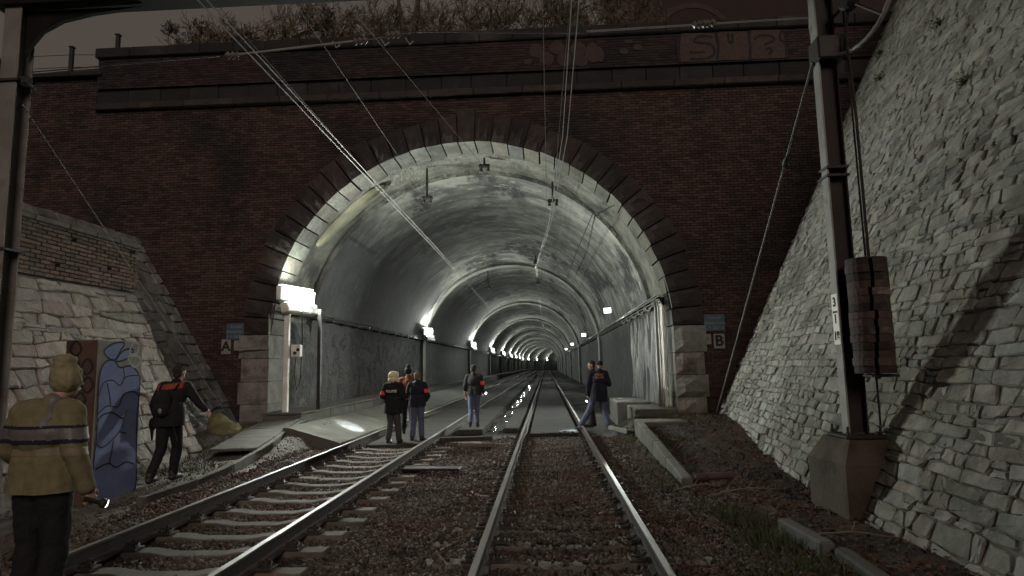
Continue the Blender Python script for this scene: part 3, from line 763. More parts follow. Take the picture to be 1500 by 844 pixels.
# ------------------------------------------------------------------ left path edge and slab ramp at the portal
pe = thing('path_edging', (-5.6, 12, 0), 'concrete edging and slabs along the gravel path beside the ballast', 'kerb')
edge = [(-5.55, 8.6, .05), (-5.52, 9.9, .06), (-5.58, 11.2, .10), (-5.75, 12.6, .17), (-5.95, 13.9, .26), (-6.2, 15.1, .33), (-6.45, 16.8, .42)]
for i in range(len(edge) - 1):
    a_, b2 = Vector(edge[i]), Vector(edge[i + 1]); d = b2 - a_; mid = (a_ + b2) / 2
    MB().bbox((mid.x, mid.y, mid.z - .12), (.10, d.length - .02, .30), .012, rz=-math.atan2(d.x, d.y), rx=math.atan2(d.z, d.y), ry=random.uniform(-.06, .06)).build('edging_board', m_cdark if i < 2 else m_conc, pe)
for i in range(3, 6):
    a_, b2 = Vector(edge[i]), Vector(edge[i + 1]); d = b2 - a_; mid = (a_ + b2) / 2
    MB().bbox((mid.x - .52, mid.y, mid.z + .025), (.92, d.length - .03, .06), .012, rz=-math.atan2(d.x, d.y) + random.uniform(-.02, .02), rx=math.atan2(d.z, d.y)).build('slab', m_conc, pe)

# ------------------------------------------------------------------ right hand kerb and blocks
kb = thing('kerb', (2.1, 12, 0), 'weathered concrete kerb beside the leaf covered verge', 'kerb')
kp = [(2.00, 9.6, .06), (2.04, 11.1, .14), (2.08, 12.6, .24), (2.10, 14.0, .34), (2.12, 15.3, .42)]
for i in range(len(kp) - 1):
    a_, b2 = Vector(kp[i]), Vector(kp[i + 1]); d = b2 - a_; mid = (a_ + b2) / 2
    MB().bbox((mid.x, mid.y, mid.z - .18), (.16, d.length - .015, .42), .02, rz=-math.atan2(d.x, d.y), rx=math.atan2(d.z, d.y), ry=random.uniform(-.03, .03)).build('kerb_stone', m_conc, kb)
kb = thing('kerb', (2.9, 5.6, 0), 'short broken concrete kerb in front of the mast footing', 'kerb')
for i in range(2):
    MB().bbox((2.46 + .10 * i, 6.55 - .95 * i, .02 - .03 * i), (.14, .92, .2), .02, rz=.06 - .1 * i).build('kerb_stone', m_cdark, kb)
cbk = thing('concrete_block', (2.8, 17, 0), 'stepped concrete blocks at the foot of the portal by the striding officer', 'block')
for (c, d) in (((2.72, 15.75, .16), (1.15, .85, .44)), ((2.85, 17.9, .25), (1.1, 1.9, .62)), ((2.55, 20.2, .28), (1.0, 2.2, .7)), ((2.9, 23.5, .2), (1.0, 3.5, .55))):
    MB().bbox(c, d, .03, rz=random.uniform(-.02, .02)).build('block', m_conc, cbk)
tag(MB().bbox((1.95, 16.4, .06), (.55, 1.5, .12), .02, rz=.25, ry=.25).build('leaning_slab', m_conc), 'broken concrete slab leaning between the rail and the stepped blocks', 'slab')
tag(MB().bbox((3.3, 16.9, .36), (2.2, .5, .14), .03, rz=.02).build('timber_beam', mat('dark_timber', (.05, .04, .035), (.03, .025, .02), 5, bump=.6, stretch=(1, 8, 8))), 'dark timber beam lying across the foot of the portal by sign B', 'beam')

# ------------------------------------------------------------------ tunnel lamps (lit)
m_lamp = emit('lamp_diffuser', (0.95, 1.0, 0.93), 4.0)
m_gear = mat('white_enamel', (.75, .75, .70), (.55, .55, .5), 4, rough=.45, bump=.1)
m_steel = mat('galvanised_steel', (.30, .30, .28), (.20, .20, .19), 8, rough=.55, metal=.5, bump=.2, bscale=40)
m_dsteel = mat('dark_steel', (.040, .036, .034), (.022, .02, .019), 8, rough=.6, metal=.3, bump=.3, bscale=40)
def area_light(name, org, normal, ax, sx, sy, power, parent, col=LCOL):
    d = bpy.data.lights.new(name, 'AREA'); d.shape = 'RECTANGLE'; d.size = sx; d.size_y = sy; d.energy = power; d.color = col
    o = bpy.data.objects.new(name, d); COL.objects.link(o)
    n = Vector(normal).normalized(); x = Vector(ax); x = (x - n * x.dot(n)).normalized(); yv = (-n).cross(x)
    M = Matrix((x, yv, -n)).transposed().to_4x4(); M.translation = Vector(org); o.matrix_world = M
    o.parent = parent; o.matrix_parent_inverse = parent_mat(parent).inverted(); return o
def tunnel_lamp(x, y, z, length, label, power, first=False):
    x += bend(y); t = thing('tunnel_lamp', (x, y, z - .3), label, 'lamp', 'lit lamps along the tunnel wall')
    ax = Vector((.26, .96, -.02)).normalized(); n = Vector((.96, -.26, -.08)).normalized(); rb = Matrix.Rotation(-math.atan(max(0, y - 190) / 350), 3, 'Z'); ax = rb @ ax; n = rb @ n; yv = n.cross(ax).normalized()
    ang = -math.atan2(ax.x, ax.y); c = Vector((x, y, z))
    h = MB().bbox(c - n * .13, (.18, length, .42), .03, rz=ang).build('housing', m_gear, t)
    P = [c + ax * (sx * (length / 2 - .02)) + yv * (sz * .17) - n * .03 for sx, sz in ((-1, -1), (1, -1), (1, 1), (-1, 1))]
    P2 = [p + n * .025 for p in P]
    MB().add(P + P2, [(0, 1, 2, 3), (7, 6, 5, 4), (0, 4, 5, 1), (1, 5, 6, 2), (2, 6, 7, 3), (3, 7, 4, 0)]).build('diffuser', m_lamp, t)
    g = c + Vector((0, 0, -.40)) + n * .03
    MB().bbox(g, (.24, length * .95, .30), .03, rz=ang, ry=-.25).build('gear_box', m_gear, t)
    mb = MB(); mb.tube([c - n * .2, Vector((CX - AA + bend(y) + .02, y + .1, z - .1))], .03, 6); mb.build('bracket', m_steel, t)
    area_light('lamp_light', c + n * .05, n, ax, length - .1, .30, power, t)
    MB().bbox(c - n * .10 + Vector((0, 0, .225)), (.14, length * .94, .03), .01, rz=ang).build('top_diffuser', m_lamp, t)
    area_light('lamp_light', c - n * .06 + Vector((0, 0, .27)), (.34, 0, .94), ax, length - .1, .12, power * (.09 if first else .55), t)
    return t
ords = ['first', 'second', 'third', 'fourth', 'fifth', 'sixth', 'seventh', 'eighth', 'ninth', 'tenth', 'eleventh', 'twelfth', 'thirteenth', 'fourteenth', 'fifteenth']
for i, y in enumerate(LAMPS_L):
    tunnel_lamp(-7.0, y, 3.87, 1.5 if i == 0 else 1.15,
                'big bright box lamp on the steel post at the tunnel mouth' if i == 0 else f'{ords[i]} glowing lamp from the mouth in the bright row above the bench', LAMP * (1.25 if i == 0 else .42), i == 0)
def flood(x, y, z, label, power):
    x += bend(y); t = thing('flood_lamp', (x, y, z - .2), label, 'lamp', 'small lamps on the opposite tunnel wall')
    n = Vector((-.52, -.84, -.15)).normalized(); ax = Vector((0, 0, 1)).cross(n).normalized(); c = Vector((x, y, z)); ang = math.atan2(ax.y, ax.x)
    MB().bbox(c - n * .13, (.46, .2, .34), .03, rz=ang).build('housing', m_steel, t)
    yv = n.cross(ax)
    P = [c + ax * sx * .18 + yv * sz * .12 - n * .03 for sx, sz in ((-1, -1), (1, -1), (1, 1), (-1, 1))]; P2 = [p + n * .02 for p in P]
    MB().add(P + P2, [(0, 1, 2, 3), (7, 6, 5, 4), (0, 4, 5, 1), (1, 5, 6, 2), (2, 6, 7, 3), (3, 7, 4, 0)]).build('lens', m_lamp, t)
    MB().tube([c - n * .2, (CX + AA + bend(y), y + .1, z - .35)], .025, 6).build('bracket', m_steel, t)
    area_light('lamp_light', c + n * .02, n, ax, .34, .22, power, t).data.spread = R(70)
for i, y in enumerate((30.1, 49.3, 71, 93)):
    flood(2.95, y, 4.25 if i == 0 else 4.0, ['tilted flood lamp high above the cable tray and the striding officer', 'second small lamp along the wall above the cable tray', 'third tiny lamp along the wall above the cable tray', 'fourth tiny lamp deep inside above the cable tray'][i], 300 if i == 0 else 90)

# posts and boxes below the first lamp
t = thing('lamp_post', (-7.12, 17.3, .6), 'grey steel post carrying the bright box lamp at the tunnel mouth', 'post')
MB().bbox((-7.14, 17.25, 2.05), (.13, .13, 2.95), .012).build('post', m_gear, t)
MB().bbox((-7.14, 17.25, .6), (.26, .26, .03), .006).build('base_plate', m_steel, t)
MB().bbox((-6.95, 17.6, 3.42), (.75, .1, .06), .01).build('cross_arm', m_gear, t)
t = thing('junction_box', (-6.95, 17.5, 2.2), 'white electric junction box with cables on the lamp post', 'box')
MB().bbox((-6.92, 17.4, 2.28), (.26, .2, .34), .02).build('case', m_gear, t)
for dx in (-.04, .05): MB().lathe([(.045, 0), (.045, .05), (.02, .06)], (-6.88 + dx, 17.3, 2.26 + dx), (0, -1, 0), 10).build('knob', m_dsteel, t)
MB().tube([(-6.95, 17.42, 2.12), (-6.97, 17.4, 1.6), (-6.9, 17.42, 1.2), (-6.82, 17.45, 1.5), (-6.8, 17.5, 2.6), (-6.85, 17.55, 3.4)], .014, 5).build('cable', m_dsteel, t)
tag(MB().bbox((-6.6, 18.3, 2.05), (.10, .10, 2.9), .01).build('wall_post', m_dsteel), 'thin dark post standing just behind the junction box', 'post')
# cable trays along both walls
t = thing('cable_tray', (-7.45, 19, 3.4), 'thin cable tray running along the lamp side wall', 'tray')
yy = [18.0, 40, 80, 120, 160] + list(range(190, 300, 6))
for dz, dx, r in ((0, 0, .035), (.09, -.03, .02), (-.06, .02, .018)):
    MB().tube([(-7.36 + dx + bend(y), y, 3.45 + dz) for y in yy], r, 6).build('cable', m_dsteel, t)
for i in range(30): MB().box((-7.45, 18.6 + i * 1.5, 3.42), (.26, .05, .16)).build('tray_bracket', m_dsteel, t)
t = thing('cable_tray', (3.2, 18, 3.4), 'cable tray with looping cables along the wet wall', 'tray')
for dz, dx, r in ((.06, 0, .03), (0, -.08, .022), (-.07, -.03, .02), (-.13, .02, .02)):
    MB().tube([(3.18 + dx + bend(y), y, 3.55 + dz) for y in [17.7] + yy], r, 6).build('cable', m_steel, t)
MB().box((3.19, 26, 3.62), (.2, 16.4, .02)).build('tray_sheet', m_steel, t)
for i in range(26): MB().box((3.28, 18.2 + i * 1.6, 3.5), (.26, .05, .22)).build('tray_bracket', m_dsteel, t)
for i in range(5):
    y0 = 18.2 + i * 1.5; MB().tube([(3.08, y0 + q * .25, 3.45 - .16 * math.sin(q / 6 * math.pi)) for q in range(7)], .015, 5).build('cable_loop', m_steel, t)
t = thing('conduit_bundle', (3.3, 17.6, .4), 'bundle of vertical conduits at the tunnel mouth below the cable tray', 'conduit')
for i, (dx, dy, r) in enumerate(((0, 0, .04), (-.09, .1, .03), (-.15, .25, .025), (.0, .22, .03), (-.1, .42, .035), (-.05, .7, .045))):
    MB().tube([(3.25 + dx, 17.75 + dy, .3), (3.25 + dx + random.uniform(-.02, .02), 17.75 + dy, 1.8), (3.25 + dx, 17.75 + dy, 3.3), (3.2 + dx * .5, 18.0 + dy, 3.52)], r, 7).build('conduit', m_gear if i % 3 == 0 else m_steel, t)
# stray rod on the left jamb
tag(MB().tube([(-8.6, 17.28, 2.33), (-7.75, 17.28, 2.36), (-7.68, 17.3, 2.42), (-7.68, 17.3, 3.3)], .022, 6).build('conduit', m_steel), 'thin bent conduit pipe crossing the stone jamb by letter A', 'conduit')

# ------------------------------------------------------------------ overhead line
m_wire = mat('copper_wire', (.24, .23, .21), (.18, .17, .155), 5, rough=.6, metal=.3, spec=.3, bump=0)
m_wdark = mat('dark_wire', (.05, .046, .042), (.035, .032, .03), 5, rough=.7, metal=.1, bump=0)
m_ins = mat('insulator_porcelain', (.14, .13, .115), (.10, .09, .085), 5, rough=.25, bump=0)
def wire(label, pts, r, material=None, group=None):
    P = []
    for a_, b2 in zip(pts[:-1], pts[1:]):
        n = max(1, int(abs(b2[1] - a_[1]) / 8)); P += [Vector(a_).lerp(Vector(b2), i / n) for i in range(n)]
    P.append(Vector(pts[-1])); P = [(p.x + bend(p.y), p.y, p.z) for p in P]
    return tag(MB().tube(P, r, 5).build('overhead_wire', material or m_wire), label, 'wire', group)
for s in (-1, 1):
    wire('bright twin contact wire of the lamp side track, the one nearer the ' + ('lamps' if s < 0 else 'straight track'), [(-3.40 + s * .045, -3, 5.52), (-3.40 + s * .045, 19, 5.50), (-3.55 + s * .03, 40, 5.50), (-3.35 + s * .03, 62, 5.5), (-3.5, 120, 5.5), (-3.5, 270, 5.5)], .0085, group='twin contact wires of the lamp side track')
wire('thin dark carrier wire above the lamp side contact wires', [(-3.55, -3, 7.3), (-3.58, 18.6, 7.0), (-3.5, 40, 6.6), (-3.5, 270, 6.5)], .006, m_wdark)
wire('thin feeder wire left of the twin contact wires', [(-4.6, -3, 7.2), (-4.4, 18.9, 6.6), (-4.4, 60, 6.5)], .0055, m_wdark)
wire('thin feeder wire ending at the crown bracket', [(-4.4, 4.0, 8.2), (-1.74, 18.7, 7.8)], .006, m_wdark)
for s in (-1, 1):
    wire('contact wire above the straight track, the one nearer the ' + ('lamps' if s < 0 else 'stone wall'), [(.40 + s * .04, -2, 5.62), (.42 + s * .04, 10.4, 5.58), (.20 + s * .03, 17, 5.58), (-.30 + s * .02, 24.6, 5.58), (-.25 + s * .02, 55, 5.58), (0, 90, 5.55), (.1, 260, 5.55)], .0085, group='twin contact wires of the straight track')
wire('carrier wire above the straight track contact wires', [(.55, 2, 6.9), (.35, 19.6, 6.85), (-.1, 40, 6.6), (0, 260, 6.5)], .006, m_wdark)
wire('thin outer wire beside the straight track carrier', [(.05, 2, 6.6), (.15, 19.6, 6.9), (-.2, 40, 6.7)], .0055, m_wdark)
wire('dark sagging cable under the right side of the vault', [(2.2, 17.6, 6.25), (1.6, 20, 6.5), (1.35, 26, 6.3), (1.2, 36, 6.4)], .016, m_wdark)
t = thing('section_insulator', (-.28, 26, 5.6), 'pair of dark hanging insulators on the straight track contact wire', 'insulator')
for y in (24.8, 31.0):
    MB().lathe([(.02, 0), (.02, .12), (.09, .14), (.10, .22), (.05, .3), (.02, .46), (.01, .5)], (-.30, y, 5.58), n=12).build('insulator', m_dsteel, t)
for (bx, by, bz, lb) in ((-3.58, 19.2, 7.0, 'dark wire bracket on the vault above the lamp side wires'), (-1.74, 18.9, 7.86, 'small dark bracket at the crown just inside the arch'), (.35, 19.9, 6.95, 'dark wire bracket on the vault above the straight track'), (-3.55, 39.9, 6.7, 'small bracket hanging from the second lit ring of the vault')):
    t = thing('vault_bracket', (bx, by, bz), lb, 'bracket')
    zt = arch_z(bx) + .02
    MB().box((bx, by, (bz + zt) / 2), (.06, .06, zt - bz)).build('hanger', m_dsteel, t)
    MB().bbox((bx, by, bz + .02), (.34, .14, .10), .02).build('clamp', m_dsteel, t)
    for sx in (-.11, .11): MB().lathe([(.05, 0), (.06, .05), (.03, .07), (.06, .1), (.05, .16)], (bx + sx, by, bz - .14), n=10).build('insulator', m_dsteel, t)

# masts, cross beam, span wire ------------------------------------------------
m_mast = mat('weathered_mast_lit', (.27, .27, .25), (.18, .18, .167), 3, rough=.6, bump=.25, bscale=30, c3=(.10, .07, .055), s3=1.8, t3=(.58, .7))  # lamp light on the track side flange is put into this paler grey
m_rmast = mat('mast_brown_shaded', (.030, .0205, .019), (.02, .0145, .014), 3, rough=.7, bump=.3, bscale=30)  # shade on the other mast faces is put into this dark brown
MX, MY = 3.56, 7.70
t = thing('catenary_mast', (MX, MY, 0), 'tall steel mast carrying the counterweights in front of the stone wall', 'mast')
MB().bbox((MX - .105, MY, 4.7), (.02, .165, 7.62), .003).build('flange', m_mast, t)
MB().bbox((MX + .105, MY, 4.7), (.02, .165, 7.62), .003).build('flange', m_rmast, t)
MB().box((MX, MY, 4.7), (.188, .014, 7.60)).build('web', m_rmast, t)
MB().bbox((MX, MY, .875), (.44, .5, .035), .006).build('base_plate', m_rmast, t)
for sx in (-.18, .18):
    for sy in (-.2, .2): MB().lathe([(.025, 0), (.025, .04), (.014, .045), (.014, .10)], (MX + sx, MY + sy, .89), n=6).build('anchor_bolt', m_dsteel, t)
for z in (3.95, 4.05): MB().box((MX, MY, z), (.26, .22, .03)).build('clamp_band', m_dsteel, t)
for z in (5.55,): MB().bbox((MX + .03, MY - .02, z), (.34, .30, .30), .02).build('bracket_box', m_dsteel, t)
MB().tube([(MX + .18, MY - .19, 7.5), (MX + .19, MY - .19, 1.0)], .012, 5).build('cable', m_dsteel, t)
plate = MB().bbox((MX - .122, MY - .01, 2.22), (.012, .16, .60), .003).build('number_plate', mat('enamel_plate', (.72, .72, .66), (.6, .6, .55), 4, rough=.4, bump=.05), t)
m_ink = mat('black_lettering', (.02, .02, .02), (.015, .015, .015), 5, bump=0)
for (s_, z, sz) in (('3', 2.42, .15), ('\u2013', 2.315, .2), ('1', 2.22, .15), ('18', 2.02, .14)):
    put_text('lettering', s_, sz, fr((MX - .131, MY - .01, z), (0, -1, 0), (0, 0, 1)), m_ink, plate, bold=.004)
t = thing('mast_footing', (3.6, 7.75, 0), 'tall concrete footing block with chamfered top under the mast', 'footing')
Pb = [(3.26, 7.36), (4.34, 7.32), (4.34, 8.22), (3.18, 8.16)]
V = [(x, y, -.3) for x, y in Pb] + [(x, y, .59) for x, y in Pb] + [(MX + (x - MX) * .62, MY + (y - MY) * .72, .85) for x, y in Pb]
MB().add(V, [(0, 1, 5, 4), (1, 2, 6, 5), (2, 3, 7, 6), (3, 0, 4, 7), (4, 5, 9, 8), (5, 6, 10, 9), (6, 7, 11, 10), (7, 4, 8, 11), (8, 9, 10, 11)]).build('block', mat('footing_concrete', (.085, .064, .05), (.055, .041, .032), 3, bump=.7, bscale=14, c3=(.04, .026, .02), s3=1.5), t)
# counterweights
m_wt = mat('rusty_iron', (.060, .039, .034), (.034, .024, .022), 9, rough=.75, bump=.5, bscale=30, rnd=.6, c3=(.15, .12, .10), s3=2.5, t3=(.58, .68))
t = thing('counterweight_stack', (3.74, 7.42, 1.6), 'hanging stack of rusty iron tension weights on the steel mast', 'weights')
MB().tube([(3.74, 7.42, 1.52), (3.74, 7.42, 4.6), (3.70, 7.40, 5.6)], .016, 6).build('rod', m_dsteel, t)
for i in range(15):
    r = .215 + random.uniform(-.006, .006); h = .087; a0 = R(255)
    pl_ = [(r * math.cos(a0 + .09 + q * (2 * math.pi - .18) / 22), r * math.sin(a0 + .09 + q * (2 * math.pi - .18) / 22)) for q in range(23)] + [(.02 * math.cos(a0), .02 * math.sin(a0))]
    o = MB().prism(pl_, (0, 0, -h / 2), (1, 0, 0), (0, 1, 0), h - random.uniform(.0, .006)).build('weight', m_wt, t)
    o.location = (3.70 + random.uniform(-.008, .008), 7.42 + random.uniform(-.008, .008), 1.63 + i * .087); o.rotation_euler.z = random.uniform(-.12, .12)
MB().bbox((3.74, 7.42, 1.56), (.3, .3, .03), .006).build('carrier_plate', m_dsteel, t)
# tension wheel
t = thing('tension_wheel', (3.72, 7.35, 6.0), 'large spoked tension wheel near the top of the weight mast', 'wheel')
wc = Vector((3.74, 7.36, 6.02)); wa = Vector((.93, .36, 0)).normalized(); wb = Vector((0, 0, 1)); wn_ = wa.cross(wb); wa, wn_ = wn_, wa
ring = [wc + wa * .60 * math.cos(q * math.pi / 18) + wb * .62 * math.sin(q * math.pi / 18) for q in range(37)]
MB().tube(ring, .026, 7, cap=False).build('rim', m_steel, t)
for q in range(6): MB().tube([wc, wc + wa * .6 * math.cos(q * math.pi / 3 + .3) + wb * .62 * math.sin(q * math.pi / 3 + .3)], .018, 5).build('spoke', m_dsteel, t)
MB().lathe([(.09, -.08), (.12, -.05), (.12, .05), (.09, .08)], wc, wn_, 14).build('hub', m_dsteel, t)
# left mast and the gantry beam
LX, LY = -6.50, 7.2
m_lmast = mat('dull_mast_paint', (.17, .165, .152), (.11, .106, .098), 3, rough=.6, bump=.25, bscale=30, c3=(.08, .06, .05), s3=1.8, t3=(.58, .7))
t = thing('catenary_mast', (LX, LY, 0), 'pale mast beside the brick topped wall with gantry arm above', 'mast')
MB().bbox((LX, LY - .11, 4.2), (.22, .018, 8.6), .003).build('flange', m_lmast, t)
MB().bbox((LX, LY + .11, 4.2), (.22, .018, 8.6), .003).build('flange', m_lmast, t)
MB().box((LX, LY, 4.2), (.014, .20, 8.6)).build('web', m_lmast, t)
for z in (3.25, 5.35): MB().box((LX, LY, z), (.30, .30, .03)).build('clamp_band', m_dsteel, t)
MB().bbox((LX + .16, LY - .05, 5.36), (.14, .10, .10), .01).build('fitting', m_dsteel, t)
MB().bbox((LX - .32, LY - .16, 5.5), (.34, .24, .32), .02).build('switch_box', m_dsteel, t)
MB().bbox((LX, LY, -.05), (.55, .55, .25), .03).build('footing', m_cdark, t)
m_black = mat('tarred_steel', (.010, .009, .009), (.006, .006, .006), 4, rough=.8, spec=.1, bump=.2)
t = thing('gantry_beam', (-1.5, LY, 6.3), 'dark steel gantry beam crossing overhead from the pale mast', 'beam')
MB().bbox((-1.6, LY - .02, 6.54), (10.3, .30, .46), .01).build('beam', m_black, t)
gp = [(LX + .10, 6.30), (LX + .10, 5.72), (LX + .16, 5.84), (LX + .30, 6.02), (LX + .55, 6.15), (LX + .95, 6.23), (LX + 1.6, 6.29)]
MB().prism([(x, z) for x, z in gp], (0, LY - .02, 0), (1, 0, 0), (0, 0, 1), -.06).build('knee_gusset', m_black, t)
t = thing('span_wire', (-1, 7.3, 5.7), 'horizontal span wire with rods and insulators below the gantry beam', 'wire')
MB().tube([(-6.3, 7.2, 5.50), (-3.9, 7.2, 5.60)], .008, 5).build('wire', m_wdark, t)
MB().tube([(-3.75, 7.2, 5.60), (-2.2, 7.2, 5.71)], .018, 7).build('rod', m_wire, t)
MB().tube([(-2.2, 7.2, 5.71), (-1.5, 7.2, 5.80), (.6, 7.35, 5.76)], .009, 5).build('wire', m_wdark, t)
MB().tube([(.6, 7.35, 5.78), (2.0, 7.4, 5.83), (MX - .2, 7.6, 5.96)], .012, 5).build('wire', m_wire, t)
for (x, y, z, dx) in ((-3.75, 7.2, 5.6, -1), (-2.15, 7.2, 5.71, 1), (-1.75, 7.2, 5.77, 1), (1.98, 7.4, 5.83, 1), (2.08, 7.4, 5.84, 1)):
    MB().lathe([(.015, -.09), (.05, -.07), (.02, -.04), (.05, -.01), (.02, .02), (.05, .05), (.015, .09)], (x, y, z), (dx, 0, .06), 10).build('insulator', m_ins, t)
for x in (-2.5, -1.9, -1.6): MB().tube([(x, 7.2, 5.72), (x + .05, 7.2, 5.64), (x + .1, 7.2, 5.68)], .01, 5).build('clip', m_wire, t)
tag(MB().tube([(LX + .11, LY, 5.08), (-7.4, 12.2, 2.6), (-8.25, 16.55, .38)], .008, 5).build('guy_wire', m_steel), 'slanting guy wire from the pale mast down to the portal foot', 'wire')
t = thing('guy_wire', (4.6, 17.0, .4), 'taut guy wire from the weight mast down past sign B', 'wire')
MB().tube([(MX - .15, MY, 5.42), (4.42, 17.15, .42)], .014, 5).build('wire', m_steel, t)
MB().tube([(MX - .13, MY + .05, 5.43), (MX + .02, 9.0, 4.75), (MX + .05, 9.3, 4.55)], .010, 5).build('tail', m_wdark, t)
MB().lathe([(.03, -.1), (.045, -.05), (.045, .05), (.03, .1)], (MX + .02, 9.2, 4.63), (.1, 1, -.53), 8).build('strainer', m_dsteel, t)

# ------------------------------------------------------------------ signs on the portal
m_sblue = mat('sign_blue', (.05, .085, .115), (.04, .07, .09), 4, rough=.5, bump=.1)
m_swht = mat('sign_white', (.22, .215, .19), (.16, .155, .14), 5, rough=.5, bump=.1)
m_slet = mat('sign_lettering', (.17, .19, .20), (.14, .16, .16), 5, bump=0)
def sign(name, label, x, z, w, h, material, lines, size, lmat, gap, bold=0.0):
    t = thing(name, (x, PY - .05, z), label, 'sign')
    MB().bbox((x, PY - .035, z), (w, .02, h), .006).build('plate', material, t)
    for i, s_ in enumerate(lines):
        put_text('lettering', s_, size, fr((x, PY - .0475, z + gap * ((len(lines) - 1) / 2 - i)), (1, 0, 0), (0, 0, 1)), lmat, t, bold)
for sx, x, lb in ((-1, -8.70, 'blue three line tunnel name sign above letter A'), (1, 4.58, 'dark blue three line tunnel name sign above letter B')):
    sign('name_sign', lb, x, 2.86 if sx < 0 else 2.80, .56, .46, m_sblue, ['Tunnel', "d'enemont", 'L = 367 m'], .125, m_slet, .14, .002)
sign('letter_sign', 'white plate with black letter A beside the stone jamb', -8.97, 2.44, .27, .42, m_swht, ['A'], .38, m_ink, 0, .012)
sign('letter_sign', 'white plate with black letter B between the brick and the guy wire', 4.68, 2.30, .30, .40, m_swht, ['B'], .40, m_ink, 0, .012)
sign('small_plate', 'small blank white plate beside letter A', -8.66, 2.47, .17, .28, m_swht, [], .1, m_ink, 0)
sign('small_plate', 'small white plate with a mark beside letter B', 4.38, 2.36, .18, .28, m_swht, ['I'], .16, m_ink, 0)

# ------------------------------------------------------------------ graffiti cabinet
ct = thing('cabinet', (-6.38, 9.0, 0), 'tall narrow cabinet covered in blue bubble graffiti beside the gravel path', 'cabinet')
MB().bbox((-6.43, 9.02, 1.09), (.46, .98, 2.28), .015).build('case', mat('cabinet_concrete', (.22, .215, .19), (.15, .145, .13), 4, bump=.4), ct)
fx = -6.198
m_blue = mat('blue_spray_paint', (.16, .195, .34), (.11, .135, .25), 3.5, bump=.2, bscale=60)
m_pale = mat('pale_spray_paint', (.33, .35, .30), (.24, .26, .22), 4, bump=.1)
m_outl = mat('dark_spray_paint', (.035, .03, .045), (.02, .018, .03), 5, bump=.1)
AX, AY = (0, 1, 0), (0, 0, 1)
fills = [[(.03, -.02), (.88, -.02), (.93, .5), (.90, 1.0), (.93, 1.5), (.90, 1.72), (.70, 1.86), (.45, 1.84), (.30, 1.95), (.10, 1.88), (.03, 1.6), (.05, 1.0), (.02, .5)],
         [(.10, 2.06), (.30, 1.94), (.46, 2.10), (.52, 2.20), (.28, 2.18)], [(.36, 1.93), (.60, 1.97), (.74, 2.10), (.52, 2.09)]]
lines = [[(.05, 1.45), (.12, 1.62), (.30, 1.66), (.48, 1.58), (.60, 1.70), (.88, 1.72)], [(.04, 1.20), (.22, 1.30), (.46, 1.28), (.56, 1.45), (.80, 1.48), (.92, 1.40)],
         [(.30, 1.30), (.26, 1.45), (.20, 1.62)], [(.02, .98), (.10, 1.16), (.34, 1.20), (.58, 1.10), (.66, 1.22)], [(.60, 1.10), (.52, .92), (.20, .74), (.04, .80)], [(.50, .92), (.66, .88)],
         [(.06, .46), (.32, .50), (.48, .42), (.70, .46), (.90, .40)], [(.34, .5), (.40, .8)], [(.52, 1.84), (.56, 1.70), (.50, 1.60)]]
gb, go = MB(), MB()
for i, q in enumerate(fills):
    c_ = closed(q, 5); gb.prism(c_, (fx + .0004 * i, 8.54, 0), AX, AY, .0022); stroke(go, c_, .026, (fx + .004, 8.54, 0), AX, AY, .002, close=True)
for q in lines: stroke(go, opened(q), random.uniform(.016, .028), (fx + .0045, 8.54, 0), AX, AY, .002)
gb.build('graffiti_fill', m_blue, ct); go.build('graffiti_outline', m_outl, ct)
gw = MB(); stroke(gw, closed([(.62, 2.0), (.75, 1.85), (.9, 1.9), (.88, 2.0)], 5), .03, (fx + .006, 8.54, 0), AX, AY, close=True)
stroke(gw, closed([(.65, 2.05), (.72, 2.2), (.85, 2.18), (.82, 2.05)], 5), .028, (fx + .006, 8.54, 0), AX, AY, close=True)
gw.build('graffiti_highlight', m_pale, ct)
MB().box((-6.43, 8.522, 1.09), (.44, .012, 2.26)).build('rusty_end_panel', mat('rust_panel', (.085, .05, .035), (.055, .032, .024), 5, bump=.4, c3=(.06, .04, .03), s3=3), ct)
gk = MB(); FX_ = (1, 0, 0)
for (cx, cz) in ((-.1, 1.9), (.1, 1.85), (-.05, 1.65), (.12, 1.6), (.02, 1.4), (-.08, 2.1)):
    stroke(gk, closed([(cx - .08, cz), (cx, cz + .11), (cx + .08, cz), (cx, cz - .1)], 5), .035, (-6.43, 8.513, 0), FX_, AY, close=True)
gk.build('graffiti_scrawl', m_gdark, ct)

# ------------------------------------------------------------------ people
def prim_mesh(prims):
    mb = MB()
    for p in prims:
        if p[0] == 'c':
            a, b2, r1, r2 = Vector(p[1]), Vector(p[2]), p[3], p[4]; d = b2 - a; L_ = d.length
            if L_ < 1e-6: d = Vector((0, 0, 1))
            prof = [(r1 * math.cos(q), r1 * math.sin(q)) for q in np.linspace(-math.pi / 2 + .05, 0, 5)] + [(r2 * math.cos(q), L_ + r2 * math.sin(q)) for q in np.linspace(0, math.pi / 2 - .05, 5)]
            mb.lathe(prof, a, d, 14)
        else:
            c, r = Vector(p[1]), p[2]; M = Euler(p[3] if len(p) > 3 else (0, 0, 0)).to_matrix(); n, k = 14, 9; V = []; F = []
            for i in range(k):
                t = -math.pi / 2 + .06 + (math.pi - .12) * i / (k - 1)
                for j in range(n):
                    s = 2 * math.pi * j / n; V.append(c + M @ Vector((r[0] * math.cos(t) * math.cos(s), r[1] * math.cos(t) * math.sin(s), r[2] * math.sin(t))))
            F = [(i * n + j, i * n + (j + 1) % n, (i + 1) * n + (j + 1) % n, (i + 1) * n + j) for i in range(k - 1) for j in range(n)]
            F += [tuple(range(n))[::-1], tuple((k - 1) * n + j for j in range(n))]; mb.add(V, F)
    return mb.mesh('prims', m_ink)
